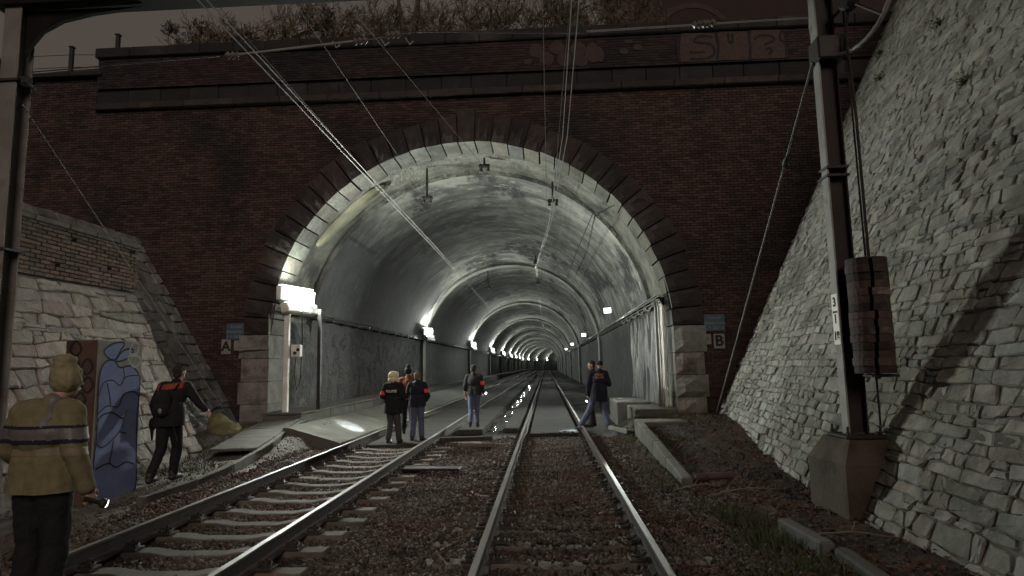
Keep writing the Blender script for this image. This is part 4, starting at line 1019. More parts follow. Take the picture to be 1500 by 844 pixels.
def blob(prims, vox=.012, sm=3, fold=0.0, fs=9.0, seed=0, stretch=(1, 1, .6)):
    me = prim_mesh(prims); o = bpy.data.objects.new('tmp', me); COL.objects.link(o)
    md = o.modifiers.new('r', 'REMESH'); md.mode = 'VOXEL'; md.voxel_size = vox; md.adaptivity = 0
    dg = bpy.context.evaluated_depsgraph_get(); dg.update(); out = bpy.data.meshes.new_from_object(o.evaluated_get(dg))
    bpy.data.objects.remove(o); bpy.data.meshes.remove(me)
    n = len(out.vertices); co = np.empty(n * 3, np.float32); out.vertices.foreach_get('co', co); co = co.reshape(-1, 3)
    ed = np.empty(len(out.edges) * 2, np.int32); out.edges.foreach_get('vertices', ed); ed = ed.reshape(-1, 2)
    deg = np.bincount(ed.ravel(), minlength=n)[:, None].astype(np.float32)
    for it in range(sm * 2):
        s = np.zeros_like(co); np.add.at(s, ed[:, 0], co[ed[:, 1]]); np.add.at(s, ed[:, 1], co[ed[:, 0]])
        co = co + (.55 if it % 2 == 0 else -.40) * (s / np.maximum(deg, 1) - co)
    out.vertices.foreach_set('co', co.ravel()); out.update()
    if fold:
        nn = np.empty(n * 3, np.float32); out.vertices.foreach_get('normal', nn); nn = nn.reshape(-1, 3)
        d = np.array([mnoise.noise((c[0] * fs * stretch[0] + seed, c[1] * fs * stretch[1], c[2] * fs * stretch[2] + seed)) + .7 * (.35 - abs(mnoise.noise((c[0] * fs * .8 + c[2] * 4, c[1] * fs * .8 + seed, c[2] * fs * 1.5 - c[0] * 5)))) + .25 * mnoise.noise((c[0] * fs * 3, c[1] * fs * 3 + seed, c[2] * fs * 3)) for c in co], np.float32)
        co = co + nn * (d * fold)[:, None]; out.vertices.foreach_set('co', co.ravel())
    out.polygons.foreach_set('use_smooth', [True] * len(out.polygons)); out.update(); out.materials.clear()
    return out
def band(me, pred, off):
    """thin cloth band lying on a garment: the faces that satisfy pred, pushed out"""
    vs = me.vertices; keep = [p for p in me.polygons if pred(p.center, p.normal)]
    ids = {}; V = []; F = []
    for p in keep:
        f = []
        for i in p.vertices:
            if i not in ids: ids[i] = len(V); V.append(vs[i].co + vs[i].normal * off)
            f.append(ids[i])
        F.append(f)
    b = bpy.data.meshes.new('band'); b.from_pydata(V, [], F); b.polygons.foreach_set('use_smooth', [True] * len(F)); b.update(); return b
m_skin = mat('skin', (.34, .21, .16), (.28, .165, .125), 20, rough=.6, bump=.1)
def cloth(name, c, rough=.9, bump=.25): return mat(name, c, tuple(v * .7 for v in c), 14, rough=rough, bump=bump, bscale=120, spec=.2, bdist=.004)
def hand(w, d, side, palm, curl=.5, s=1.0):
    """palm, four unequal bent fingers and a thumb from the side of the palm"""
    w, d, side, palm = Vector(w), Vector(d).normalized(), Vector(side).normalized(), Vector(palm).normalized(); P = []
    c = w + d * .05 * s
    for k in (-.03, -.01, .01, .03): P.append(('c', w + d * .01 + side * k * .6 * s, w + d * .09 * s + side * k * s, .014 * s, .012 * s))
    for k, L_ in ((-.031, .060), (-.010, .072), (.011, .078), (.032, .070)):
        a = w + d * .092 * s + side * k * s; b_ = a + (d * math.cos(curl) + palm * math.sin(curl)) * L_ * .55 * s; e_ = b_ + (d * math.cos(curl * 2.3) + palm * math.sin(curl * 2.3)) * L_ * .5 * s
        P += [('c', a, b_, .0095 * s, .0088 * s), ('c', b_, e_, .0088 * s, .0078 * s)]
    a = w + d * .03 * s + side * .03 * s; b_ = a + (d * .6 + side * .7 + palm * .3).normalized() * .045 * s; e_ = b_ + (d * .8 + palm * .5 + side * .1).normalized() * .032 * s
    return P + [('c', a, b_, .0125 * s, .0105 * s), ('c', b_, e_, .0105 * s, .009 * s)]
DEF = dict(pelvis=(0, 0, .95), waist=(0, .01, 1.10), chest=(0, .0, 1.30), neck=(0, -.01, 1.49), head=(0, .02, 1.655),
           sl=(-.185, 0, 1.43), sr=(.185, 0, 1.43), el=(-.255, -.04, 1.15), er=(.255, -.04, 1.15), wl=(-.265, .05, .91), wr=(.265, .05, .91),
           kl=(-.105, .03, .50), kr=(.105, .03, .50), al=(-.11, -.02, .085), ar=(.11, -.02, .085))
def person(label, loc, heading, H, pose, outfit, bulk=1.0, vox=.0125, fold=.010):
    s = H / 1.775; J = {k: Vector(v) for k, v in DEF.items()}
    for k, v in pose.items():
        if k in J: J[k] = Vector(v)
    M = Matrix.Translation(Vector(loc)) @ Matrix.Rotation(heading, 4, 'Z') @ Matrix.Scale(s, 4)
    t = thing('person', loc, label, 'person')
    hp = {'l': J['pelvis'] + Vector((-.09, 0, -.03)), 'r': J['pelvis'] + Vector((.09, 0, -.03))}
    hd = J['head']; face = pose.get('face', 0.0); Rf = Matrix.Rotation(face, 3, 'Z'); fwd = Rf @ Vector((0, 1, 0)); sid = Rf @ Vector((1, 0, 0)); U = Vector((0, 0, 1))
    toe = {q: J['a' + q] + pose.get('toe' + q, Vector((.02 * (1 if q == 'r' else -1), .16, -.05))) for q in 'lr'}
    P = [('e', J['pelvis'], (.155, .105, .12)), ('e', J['waist'], (.135, .095, .14)), ('e', J['chest'], (.165, .115, .18)), ('c', J['sl'], J['sr'], .058, .058),
         ('c', J['chest'], J['neck'], .09, .06), ('c', J['neck'], hd - U * .06, .056, .055), ('e', hd + U * .025, (.076, .094, .098), (0, 0, face)),
         ('e', hd - U * .045 + fwd * .028, (.058, .066, .075), (0, 0, face)), ('c', hd + fwd * .093 + U * .02, hd + fwd * .112 - U * .018, .010, .015),
         ('c', hd + fwd * .088 - sid * .03 + U * .028, hd + fwd * .088 + sid * .03 + U * .028, .012, .012), ('c', hd + fwd * .092 - sid * .02 - U * .055, hd + fwd * .092 + sid * .02 - U * .055, .009, .009),
         ('e', hd + sid * .078 + U * .0, (.012, .02, .033), (0, 0, face)), ('e', hd - sid * .078 + U * .0, (.012, .02, .033), (0, 0, face))]
    for q, sg in (('l', -1), ('r', 1)):
        P += [('c', J['s' + q], J['e' + q], .05, .04), ('c', J['e' + q], J['w' + q], .041, .028),
              ('c', hp[q], J['k' + q], .082, .056), ('c', J['k' + q], J['a' + q], .056, .040), ('c', J['a' + q] + Vector((0, -.03, -.05)), toe[q], .036, .026)]
        d = (J['w' + q] - J['e' + q]).normalized(); pal = Vector((-sg, .2, 0)); pal = (pal - d * pal.dot(d)).normalized(); side = d.cross(pal) * sg
        if side.y < 0: side = -side
        P += hand(J['w' + q], d, side, pal, pose.get('curl', .5))
    def fin(name, me, material, parent=t, off=None):
        me.transform(M); me.materials.clear(); me.materials.append(material); return link(name, me, parent)
    body = fin('body', blob(P, .0085, 2), m_skin)
    for sg in (-1, 1):
        fin('eye', prim_mesh([('e', hd + fwd * .082 + sid * .030 * sg + U * .008, (.011, .011, .010))]), mat('eye', (.6, .58, .55), (.1, .07, .05), 40, rough=.2, bump=0))
    # trousers and shoes
    b = bulk
    T = [('e', J['pelvis'] + U * .0, (.172 * b, .125 * b, .12)), ('e', J['pelvis'] + U * .07, (.16 * b, .115 * b, .09))]
    for q in 'lr':
        T += [('c', hp[q], J['k' + q], .100 * b, .076 * b), ('c', J['k' + q], J['a' + q] + U * .03, .076 * b, .066 * b)]
    tr = blob(T, vox, 2, fold * .8, 11, 3.1); fin('trousers', tr, outfit['trousers'])
    for q in 'lr':
        Sh = [('c', J['a' + q] + Vector((0, -.035, -.045)), toe[q], .048, .040), ('c', J['a' + q] + Vector((0, -.02, .03)), J['a' + q] + Vector((0, -.02, -.04)), .055, .050)]
        fin('shoe', blob(Sh, .010, 2), outfit.get('shoes', MATS.get('shoe') or mat('shoe', (.025, .022, .02), (.015, .013, .012), 20, rough=.5, bump=.2)))
    # jacket
    hem = outfit.get('hem', .90); W = outfit.get('sleeve', 1.0)
    A = [('e', J['chest'] + Vector((0, -.01, 0)), (.200 * b, .150 * b, .19)), ('e', J['waist'], (.185 * b, .145 * b, .17)), ('c', J['sl'] * 1.0, J['sr'] * 1.0, .085 * b, .085 * b),
         ('c', J['chest'] + U * .02, J['neck'] - U * .01, .12 * b, .082)]
    lo = J['pelvis'] + U * (hem - .95 - .16)
    for dx in (-.06, .06): A.append(('c', J['waist'] + Vector((dx, 0, 0)), lo + Vector((dx * 1.3, 0, .06)), .145 * b, .148 * b))
    if outfit.get('collar', True): A.append(('c', J['neck'] - U * .03, J['neck'] + U * .025, .080, .074))
    for q in 'lr':
        end = J['e' + q].lerp(J['w' + q], outfit.get('sl_len_' + q, .96))
        A += [('c', J['s' + q], J['e' + q], .078 * b, .064 * b), ('c', J['e' + q], end, .063 * b, .050 * b)]
    for x in outfit.get('extra', []): A.append(x(J))
    jk = blob(A, vox, 2, fold, 6.5, 7.7)
    import bmesh
    bm = bmesh.new(); bm.from_mesh(jk); hz = J['pelvis'].z + hem - .95
    arms = [(J['e' + q], J['w' + q]) for q in 'lr'] + [(J['s' + q], J['e' + q]) for q in 'lr']
    def near_arm(c):
        for a_, b_ in arms:
            d_ = b_ - a_; k_ = max(0, min(1.1, (c - a_).dot(d_) / d_.length_squared))
            if (c - a_ - d_ * k_).length < .078 * b: return True
        return False
    bmesh.ops.bisect_plane(bm, geom=bm.verts[:] + bm.edges[:] + bm.faces[:], plane_co=(0, 0, hz), plane_no=(0, 0, 1))
    bmesh.ops.delete(bm, geom=[f_ for f_ in bm.faces if f_.calc_center_median().z < hz and not near_arm(f_.calc_center_median())], context='FACES')
    bm.to_mesh(jk); bm.free(); jk.update()
    bands = [(nm, band(jk, pr, of), mm) for nm, pr, of, mm in outfit.get('bands', [])]
    texts = []
    if outfit.get('text'):
        bvh = BVHTree.FromPolygons([v.co for v in jk.vertices], [tuple(p.vertices) for p in jk.polygons])
        for (s_, z, size, mm) in outfit['text']:
            tm = text_mesh(s_, size, 0.0, .002)
            for v in tm.vertices:
                x, zz = v.co.x + J['chest'].x, v.co.y + z
                h = bvh.ray_cast(Vector((x, -1, zz)), Vector((0, 1, 0)))
                v.co = Vector((x, (h[0].y if h[0] else -.16) - .004, zz))
            texts.append((tm, mm))
    jo = fin('jacket', jk, outfit['jacket'])
    for nm, me, mm in bands: fin(nm, me, mm)
    for tm, mm in texts: fin('lettering', tm, mm)
    # head wear / hair
    k = outfit.get('head')
    if k:
        nm, kind, mm = k
        if kind == 'beanie':
            Hh = [('e', hd + U * .055, (.092, .110, .085), (0, 0, face)), ('c', hd + U * .03 - sid * .0, hd + U * .035, .098, .098), ('e', hd + U * .115 - fwd * .01, (.078, .082, .06))]
            if outfit.get('pouf'): Hh += [('e', hd + U * .158 - fwd * .01, (.080, .080, .045)), ('c', hd + U * .012, hd + U * .03, .104, .104)]
        elif kind == 'short':
            Hh = [('e', hd + U * .042 - fwd * .012, (.083, .097, .094), (0, 0, face)), ('e', hd - U * .03 - fwd * .045, (.07, .05, .06), (0, 0, face))]
        elif kind == 'cap':
            Hh = [('e', hd + U * .05, (.088, .106, .085), (0, 0, face)), ('e', hd + U * .04 + fwd * .12, (.06, .06, .012), (0, 0, face))]
        else:      # big fur hood
            Hh = [('e', hd + U * .03 - fwd * .01, (.135, .135, .125)), ('e', hd - U * .06 - fwd * .05, (.125, .11, .08)), ('e', hd + U * .07 + sid * .05, (.08, .09, .07)), ('e', hd + U * .04 - sid * .06, (.085, .09, .09))]
        fin(nm, blob(Hh, .009, 3, .006 if kind != 'fur' else .016, 30 if kind != 'fur' else 38, 1.3, (1, 1, 1)), mm)
    return t, J, M
c_hv = cloth('hi_vis_yellow', (.155, .138, .078)); c_navy = cloth('navy_cloth', (.016, .017, .026)); c_black = cloth('black_cloth', (.014, .014, .016)); c_jean = cloth('blue_jeans', (.085, .10, .15))
c_refl = mat('reflective_tape', (.11, .10, .095), (.085, .08, .075), 20, rough=.5, bump=.1); c_red = mat('red_armband', (.62, .07, .05), (.5, .05, .04), 20, rough=.6, bump=.1)
c_grey = cloth('charcoal_cloth', (.028, .028, .030)); c_dkgrey = cloth('dark_grey_trousers', (.055, .055, .058)); c_rust = cloth('rust_orange_cloth', (.13, .05, .03))
c_wht = mat('white_lettering', (.62, .62, .60), (.5, .5, .5), 10, bump=0); c_org = mat('orange_lettering', (.36, .15, .06), (.3, .12, .05), 10, bump=0)
c_knit = cloth('yellow_knit', (.23, .205, .125), bump=.9); c_bknit = cloth('black_knit', (.016, .016, .018), bump=.9); c_fur = mat('cream_fur', (.72, .66, .46), (.55, .48, .30), 50, bump=1.0, bscale=120)
c_hair = mat('grey_brown_hair', (.16, .13, .10), (.09, .07, .055), 40, bump=.8, bscale=150); c_dhair = mat('dark_hair', (.03, .025, .02), (.02, .016, .013), 40, bump=.8, bscale=150)
onarm = lambda sg, z0, z1: (lambda c, n: c.x * sg > .185 and z0 < c.z < z1)
# 1 hi-vis man, back to us
def zb(z0, z1): return lambda c, n: z0 < c.z < z1
pose1 = dict(head=(.10, .03, 1.655), neck=(.05, -.01, 1.48), face=-.35, el=(-.33, .02, 1.16), wl=(-.34, .22, 1.02), er=(.285, -.05, 1.15), wr=(.345, .02, .90), curl=.9)
p1, J1, M1 = person('person in dull yellow hi-vis jacket and yellow beanie seen from behind', (-3.70, 4.60, .02), R(-6), 1.80, pose1,
    dict(jacket=c_hv, trousers=c_black, hem=.88, head=('beanie', 'beanie', c_knit), pouf=True,
         bands=[('navy_stripe', zb(1.325, 1.345), .004, c_navy), ('reflective_stripe', zb(1.25, 1.325), .005, c_refl), ('navy_stripe', zb(1.225, 1.25), .004, c_navy),
                ('reflective_stripe', zb(1.14, 1.19), .004, mat('dull_tape', (.15, .125, .08), (.12, .10, .065), 20, rough=.6, bump=.1)),
                ('shoulder_stripe', lambda c, n: .085 < c.x < .135 and c.z > 1.345 and n.y < .3, .004, c_refl)]), bulk=1.19, vox=.0105, fold=.014)
# 2 walker with backpack
pose2 = dict(chest=(.02, .06, 1.29), neck=(.03, .10, 1.47), head=(.04, .14, 1.635), sl=(-.165, .06, 1.42), sr=(.20, .08, 1.42), er=(.34, .12, 1.22), wr=(.45, .18, 1.06), el=(-.26, .0, 1.16), wl=(-.25, .10, .93),
             kl=(-.10, -.02, .50), al=(-.16, -.16, .10), kr=(.02, .20, .50), ar=(-.04, .22, .09), face=-.2)
p2, J2, M2 = person('walker in black with red shoulder strap stepping along the gravel path', (-6.03, 10.02, .03), R(0), 1.86, pose2,
    dict(jacket=c_black, trousers=c_black, hem=.84, head=('hair', 'short', c_dhair),
         bands=[('red_yoke', lambda c, n: 1.385 < c.z - .10 * (c.x) < 1.47 and n.y < .1 and abs(c.x) < .19, .006, mat('red_strap', (.22, .045, .03), (.16, .03, .02), 20, rough=.8, bump=.1))]), bulk=1.02)
t = thing('backpack', M2 @ Vector((-.03, -.16, 1.05)), 'slim dark backpack worn by the walker on the gravel path', 'backpack')
me = blob([('e', (-.04, -.13, 1.22), (.14, .09, .17)), ('e', (-.04, -.15, 1.10), (.135, .09, .12)), ('c', (-.12, -.12, 1.05), (.05, -.12, 1.05), .06, .06)], .012, 2, .008); me.transform(M2); me.materials.append(c_black); link('bag', me, t)
me = blob([('e', (-.02, -.225, 1.08), (.03, .02, .045))], .008, 1); me.transform(M2); me.materials.append(m_swht); link('tag', me, t)
for sx in (-1, 1): MB().tube([M2 @ Vector(q) for q in ((.11 * sx - .02, -.09, 1.36), (.13 * sx, -.06, 1.44), (.12 * sx, .06, 1.50))], .014, 6).build('strap', c_black, t)
MB().tube([M2 @ Vector(q) for q in ((.1, -.12, 1.02), (.16, -.14, .8), (.23, -.16, .62))], .008, 5).build('dangling_strap', c_black, t)
t = thing('shoulder_bag', M2 @ Vector((-.3, 0, .7)), 'small dark bag hanging at the hip of the path walker', 'bag')
me = blob([('e', (-.30, .06, .86), (.06, .05, .10)), ('c', (-.31, .06, .82), (-.30, .06, .62), .035, .012)], .009, 2, .004); me.transform(M2); me.materials.append(c_black); link('pouch', me, t)
# 3 officer with fur hood
armL = lambda z0, z1: (lambda c, n: c.x < -.205 and z0 < c.z < z1); armR = lambda z0, z1: (lambda c, n: c.x > .205 and z0 < c.z < z1)
pose3 = dict(el=(-.29, .0, 1.17), wl=(-.20, .22, 1.10), er=(.27, .02, 1.15), wr=(.16, .24, 1.08), kl=(-.09, .05, .50), al=(-.10, -.06, .085), kr=(.11, .02, .50), ar=(.13, .06, .085))
p3, J3, M3 = person('officer with cream fur hood and white lettering on a dark padded jacket', (-3.60, 14.92, .03), R(-8), 1.62, pose3,
    dict(jacket=c_black, trousers=c_dkgrey, hem=.74, head=('fur_hood', 'fur', c_fur), text=[('POLITIE', 1.30, .085, c_wht)], bands=[('armband', armL(1.21, 1.31), .008, c_red)]), bulk=1.12)
# 4 officer, bald
pose4 = dict(el=(-.27, .04, 1.16), wl=(-.14, .24, 1.08), er=(.28, .02, 1.15), wr=(.17, .22, 1.02), kl=(-.12, .03, .50), al=(-.13, -.02, .085), kr=(.10, .02, .50), ar=(.12, .0, .085), head=(-.01, .05, 1.645))
person('bareheaded officer in navy jacket and jeans with red armband on the slabs', (-3.12, 15.35, .03), R(-5), 1.62, pose4,
    dict(jacket=c_navy, trousers=c_jean, hem=.88, head=('hair', 'short', c_hair), bands=[('armband', armR(1.23, 1.33), .008, c_red)], extra=[lambda J: ('e', J['neck'] + Vector((0, -.06, -.03)), (.11, .05, .07))]), bulk=1.08)
# 5 behind them
person('person in rust coloured jacket and black bobble hat behind the two officers', (-3.70, 17.0, .03), R(10), 1.74, dict(),
    dict(jacket=c_rust, trousers=c_black, hem=.9, head=('bobble_hat', 'beanie', c_bknit), pouf=True))
# 6 walker in jeans on the walkway
pose6 = dict(el=(-.25, -.06, 1.15), wl=(-.27, .04, .91), er=(.25, .0, 1.14), wr=(.25, .16, .98), kl=(-.09, -.03, .5), al=(-.08, -.20, .11), kr=(.08, .07, .5), ar=(.07, .06, .085))
p6, J6, M6 = person('walker in dark sweater and jeans with red armband on the strip between the tracks', (-2.02, 17.75, .10), R(-4), 1.70, pose6,
    dict(jacket=c_grey, trousers=c_jean, hem=.92, head=('hair', 'short', c_dhair), sl_len_l=.35, bands=[('armband', armR(1.20, 1.30), .008, c_red)]))
# 7 striding officer on the right track
pose7 = dict(pelvis=(0, 0, .93), kl=(-.24, .05, .52), al=(-.48, -.04, .10), kr=(.12, .0, .49), ar=(.22, -.10, .10), el=(-.26, -.02, 1.15), wl=(-.28, .02, .90), er=(.28, .03, 1.16), wr=(.14, .24, 1.16),
             toel=Vector((-.10, .12, -.05)), toer=Vector((.03, .16, -.05)), chest=(.02, .0, 1.29), head=(.06, .03, 1.645), neck=(.03, -.01, 1.485), curl=.9)
p7, J7, M7 = person('officer in long navy coat with orange lettering striding across the straight track', (1.36, 17.02, .06), R(0), 1.78, pose7,
    dict(jacket=c_navy, trousers=c_jean, hem=.74, head=('cap', 'cap', c_navy), text=[('POLICE', 1.41, .065, c_org), ('POLITIE', 1.335, .065, c_org)]), bulk=1.1)
# 8 companion whose face shows
person('companion whose pale face shows behind the striding officer', (1.27, 17.75, .06), R(100), 1.78, dict(kl=(-.1, .1, .5), al=(-.12, .12, .085), wl=(-.24, .0, .92)),
    dict(jacket=c_navy, trousers=c_dkgrey, hem=.86, head=('hair', 'short', c_dhair)))

# torches (lit)
m_torch = emit('torch_lens', (.95, .98, 1.0), 14.0)
def torch(label, pos, aim, power, spot=18, r=.022, L_=.17):
    pos, aim = Vector(pos), Vector(aim); d = (aim - pos).normalized(); t = thing('torch', pos, label, 'torch')
    MB().lathe([(r * .8, -L_ / 2), (r * .8, L_ * .2), (r * 1.5, L_ * .32), (r * 1.5, L_ / 2)], pos, d, 12).build('barrel', m_dsteel, t)
    MB().lathe([(r * 1.3, 0), (r * 1.3, .004)], pos + d * (L_ / 2 + .001), d, 12).build('lens', m_torch, t)
    if power:
        l = bpy.data.lights.new('torch_light', 'SPOT'); l.energy = power; l.spot_size = R(spot); l.spot_blend = .5; l.shadow_soft_size = .02; l.color = (.76, .88, 1.0)
        o = bpy.data.objects.new('torch_light', l); COL.objects.link(o); o.matrix_world = Matrix.Translation(pos + d * (L_ / 2 + .03)) @ d.to_track_quat('-Z', 'Y').to_matrix().to_4x4()
        o.parent = t; o.matrix_parent_inverse = parent_mat(t).inverted()
w1 = M1 @ (J1['wr'] + Vector((.015, .035, -.10)))
torch('bulky torch lamp in the hand of the yellow jacket person', w1 + Vector((.02, 0, 0)), w1 + Vector((1.0, 1.5, -.75)), 0, r=.024, L_=.15)
w3 = M3 @ (J3['wl'] + Vector((-.06, .16, .0)))
torch('small torch of the fur hood officer lighting the tilted panels', w3, (-5.15, 16.9, .25), 3600, 19)
w7 = M7 @ (J7['wl'] + Vector((.0, .03, -.11)))
torch('small torch of the striding officer pointed at the slab', w7, (.60, 16.55, .085), 420, 34)
w6 = M6 @ (J6['wr'] + Vector((.0, .10, .0)))
torch('small torch held by the walker in jeans', w6, w6 + Vector((.7, -.6, -.4)), 0)

# ------------------------------------------------------------------ litter on the ground
m_timber = mat('old_timber', (.16, .14, .11), (.09, .08, .065), 4, bump=.7, bscale=10, stretch=(1, 1, 6))
tag(MB().bbox((-2.0, 11.05, .035), (1.0, .26, .04), .008, rz=-.06).build('steel_plate', m_dsteel), 'dark steel plate lying between the two tracks', 'plate')
tag(MB().bbox((-1.55, 14.05, .06), (.85, .17, .09), .015, rz=.55, ry=.08).build('timber_offcut', m_timber), 'pale timber offcut lying by the straight rail', 'timber')
tag(MB().bbox((-1.95, 15.35, .05), (1.25, .16, .10), .012, rz=.12).build('dark_plank', mat('dark_timber', (.05, .04, .035))), 'dark plank lying across the ballast before the walkway', 'plank')
tag(MB().bbox((-1.85, 14.75, .01), (.6, .22, .06), .012, rz=.05).build('broken_slab', m_conc), 'small broken concrete slab between the dark plank and the offcut', 'slab')
tag(MB().lathe([(.05, -.28), (.055, -.2), (.05, .2), (.062, .24), (.062, .28)], (2.42, 9.75, .08), (1, .12, .02), 12).build('rusty_pipe', m_wt), 'short rusty pipe lying on the verge by the kerb', 'pipe')
hp_ = blob([('e', (-7.95, 15.5, .30), (.42, .40, .26)), ('e', (-7.75, 15.3, .22), (.35, .3, .18)), ('e', (-8.1, 15.5, .5), (.22, .22, .22)), ('e', (-7.55, 15.7, .2), (.25, .3, .14))], .03, 2, .05, 5)
hp_.materials.append(mat('mossy_tarp', (.16, .155, .07), (.09, .09, .045), 4, bump=.6, bscale=20)); tag(link('tarpaulin_heap', hp_), 'yellow green tarpaulin heap at the foot of the wing wall', 'tarpaulin')
m_leaf = mat('dead_leaf', (.11, .058, .038), (.07, .042, .029), 6, tint=True, bump=0)
m_twig = mat('dry_twig', (.22, .19, .15), (.13, .11, .09), 10, bump=.3)
def leaves(n, fx_, name, label):
    P = []; 
    while len(P) < n:
        q = fx_()
        if q: P.append(q)
    v = []; f = []; tt = []
    for i, (x, y) in enumerate(P):
        z = ground_z(x, y) + random.uniform(.006, .03); s = random.uniform(.018, .042); a = random.uniform(0, 6.28); M = Euler((random.uniform(-.7, .7), random.uniform(-.7, .7), a)).to_matrix()
        for q in ((-1, 0, 0), (-.2, .5, .15), (1, 0, .1), (-.2, -.5, .15)): p = M @ Vector(q) * s; v.append((x + p.x, y + p.y, z + p.z))
        f.append((4 * i, 4 * i + 1, 4 * i + 2, 4 * i + 3)); tt.append(rnd_tint(.5, 1.5, .12))
    return tag(np_obj(name, np.array(v), np.array(f), np.array(tt), m_leaf), label, 'leaves', kind='stuff')
def fx1():
    y = random.uniform(4, 17.2); x = random.uniform(2.0, wall_foot(y) + .3); return (x, y) if random.random() < .35 + .65 * (mnoise.noise((x * 1.2, y * .8, 1)) > -.1) else None
leaves(5200, fx1, 'leaf_litter', 'brown dead leaves scattered over the verge below the stone wall')
def fx2():
    y = 3.4 + 10 * random.random() ** 1.5; x = random.uniform(-5.2, 1.9); return (x, y) if mnoise.noise((x * .9, y * .5, 8)) > -.05 else None
leaves(2600, fx2, 'leaf_litter', 'reddish dead leaves caught among the ballast stones')
gv = []; gf = []; gt = []
def tuft(cx, cy, r, n, h):
    for _ in range(n):
        a, d = random.uniform(0, 6.28), r * math.sqrt(random.random()); x, y = cx + d * math.cos(a), cy + d * math.sin(a) * 1.3; z = ground_z(x, y); hh = h * random.uniform(.4, 1.1); b_ = random.uniform(0, 6.28); l = random.uniform(.2, .9) * hh; w = random.uniform(.002, .005)
        dx, dy = math.cos(b_), math.sin(b_); k = len(gv)
        for t_, ww in ((0, 1), (.5, .8), (1, .1)):
            X, Y, Z = x + dx * l * t_ * t_, y + dy * l * t_ * t_, z + hh * (t_ - .25 * t_ * t_); gv.extend([(X - dy * w * ww, Y + dx * w * ww, Z), (X + dy * w * ww, Y - dx * w * ww, Z)])
        c_ = rnd_tint(.5, 1.4, .15)
        gf.extend([(k, k + 1, k + 3, k + 2), (k + 2, k + 3, k + 5, k + 4)]); gt.extend([c_, c_])
for (cx, cy, r, n, h) in ((1.75, 14.9, .28, 420, .16), (1.6, 13.6, .22, 300, .14), (1.65, 11.0, .3, 420, .14), (1.75, 10.0, .3, 420, .13), (1.95, 8.1, .28, 380, .15), (2.15, 7.5, .30, 520, .17), (2.0, 6.7, .3, 420, .14), (2.3, 6.6, .3, 420, .16), (1.9, 5.9, .3, 360, .14), (2.35, 5.7, .3, 400, .14), (1.5, 12.3, .25, 260, .12), (2.5, 13.5, .4, 300, .12), (3.3, 16.4, .5, 420, .15), (-7.2, 12.6, .5, 300, .18), (-6.9, 13.8, .5, 300, .16), (-6.6, 11.4, .5, 260, .14)): tuft(cx, cy, r, n, h)
m_grass = mat('grass_blades', (.055, .075, .028), (.07, .075, .04), 3, tint=True, bump=0)
tag(np_obj('grass', np.array(gv), np.array(gf), np.array(gt), m_grass), 'thin grass tufts on the verge and along the path', 'grass', kind='stuff')
# moss and gravel crumbs on the path and verge
v, f, t_ = stones_np(9000, lambda: random.uniform(-8.2, 3.6), lambda: random.uniform(4, 17), lambda x, y: ground_z(x, y) + .003, .006, .02, lambda x, y: x < -5.4 or x > 2.0, (.5, 1.4))
tag(np_obj('gravel', v, f, t_, m_ballast), 'small stones scattered on the path and the verge', 'gravel', kind='stuff')
# dry sticks
for i, (x, y, L_, a, lb) in enumerate(((-5.62, 12.3, .5, .9, 'pale dry root curling over the path edging'), (2.75, 8.9, .9, .15, 'long dry stick lying near the mast footing'), (2.3, 8.6, .45, -.6, 'short pale twig on the verge grass'), (2.62, 11.5, .5, .4, 'thin twig on the leaves beside the kerb'), (3.0, 6.6, .8, -.3, 'bent dry branch below the footing block'), (2.1, 9.3, .7, .25, 'thin curved twig beside the rusty pipe'))):
    z0 = ground_z(x, y) + .02; P = [(x + L_ * (q - .5) * math.cos(a) + random.uniform(-.03, .03), y + L_ * (q - .5) * math.sin(a) + random.uniform(-.03, .03), z0 + .05 * math.sin(q * 3.1) + random.uniform(0, .02)) for q in np.linspace(0, 1, 6)]
    mb = MB(); mb.tube(P, [.010, .010, .009, .008, .006, .003], 5); Q = Vector(P[2]); mb.tube([Q, Q + Vector((.08, .1, .06)), Q + Vector((.12, .2, .05))], [.006, .005, .002], 4)
    tag(mb.build('dry_stick', m_twig), lb, 'stick')

# ------------------------------------------------------------------ above the parapet
m_bark = mat('bark', (.065, .054, .046), (.042, .035, .03), 10, bump=.5, bscale=30)
m_tan = mat('dry_shrub', (.16, .135, .10), (.10, .082, .06), 8, bump=.2)
def grow(mb, p, d, L_, r, depth, spread, rng, tr=None):
    pts = [Vector(p)]; dd = Vector(d).normalized(); n = 4
    for i in range(n):
        dd = (dd + Vector((rng.uniform(-1, 1), rng.uniform(-1, 1), rng.uniform(-.5, .9))) * .17).normalized(); pts.append(pts[-1] + dd * L_ / n)
    (tr or mb).tube(pts, [max(.0085, r * (1 - .45 * i / n)) for i in range(n + 1)], 5 if depth > 2 else 3, cap=False)
    if depth == 0: return
    for k in range(rng.choice((2, 3, 3)) if depth > 1 else 4):
        i = rng.randint(2, n); a = Vector((rng.uniform(-1, 1), rng.uniform(-1, 1), rng.uniform(-.35, .8))).normalized(); grow(mb, pts[i], (dd * (1 - spread) + a * spread), L_ * rng.uniform(.55, .8), r * .55, depth - 1, spread, rng)
def tree(label, base, L_, r, depth, seed, lean=(0, 0, 1), fork=False):
    rng = random.Random(seed); t = thing('bare_tree', base, label, 'tree'); tk, cr = MB(), MB()
    if fork:
        b = Vector(base)
        for d_, rr in ((Vector((-.12, 0, 1)), r * .7), (Vector((.10, .05, 1)), r)):
            p = b + d_ * 1.2; tk.tube([b + Vector((d_.x * .5, 0, 0)), p, p + d_ * 1.3], [r * 1.1, rr, rr * .9], 8); grow(cr, p + d_ * 1.3, d_, L_, rr * .9, depth, .55, rng)
    else: grow(cr, base, lean, L_, r, depth, .6, rng, tk)
    tk.build('trunk', m_bark, t); cr.build('crown', m_bark, t)
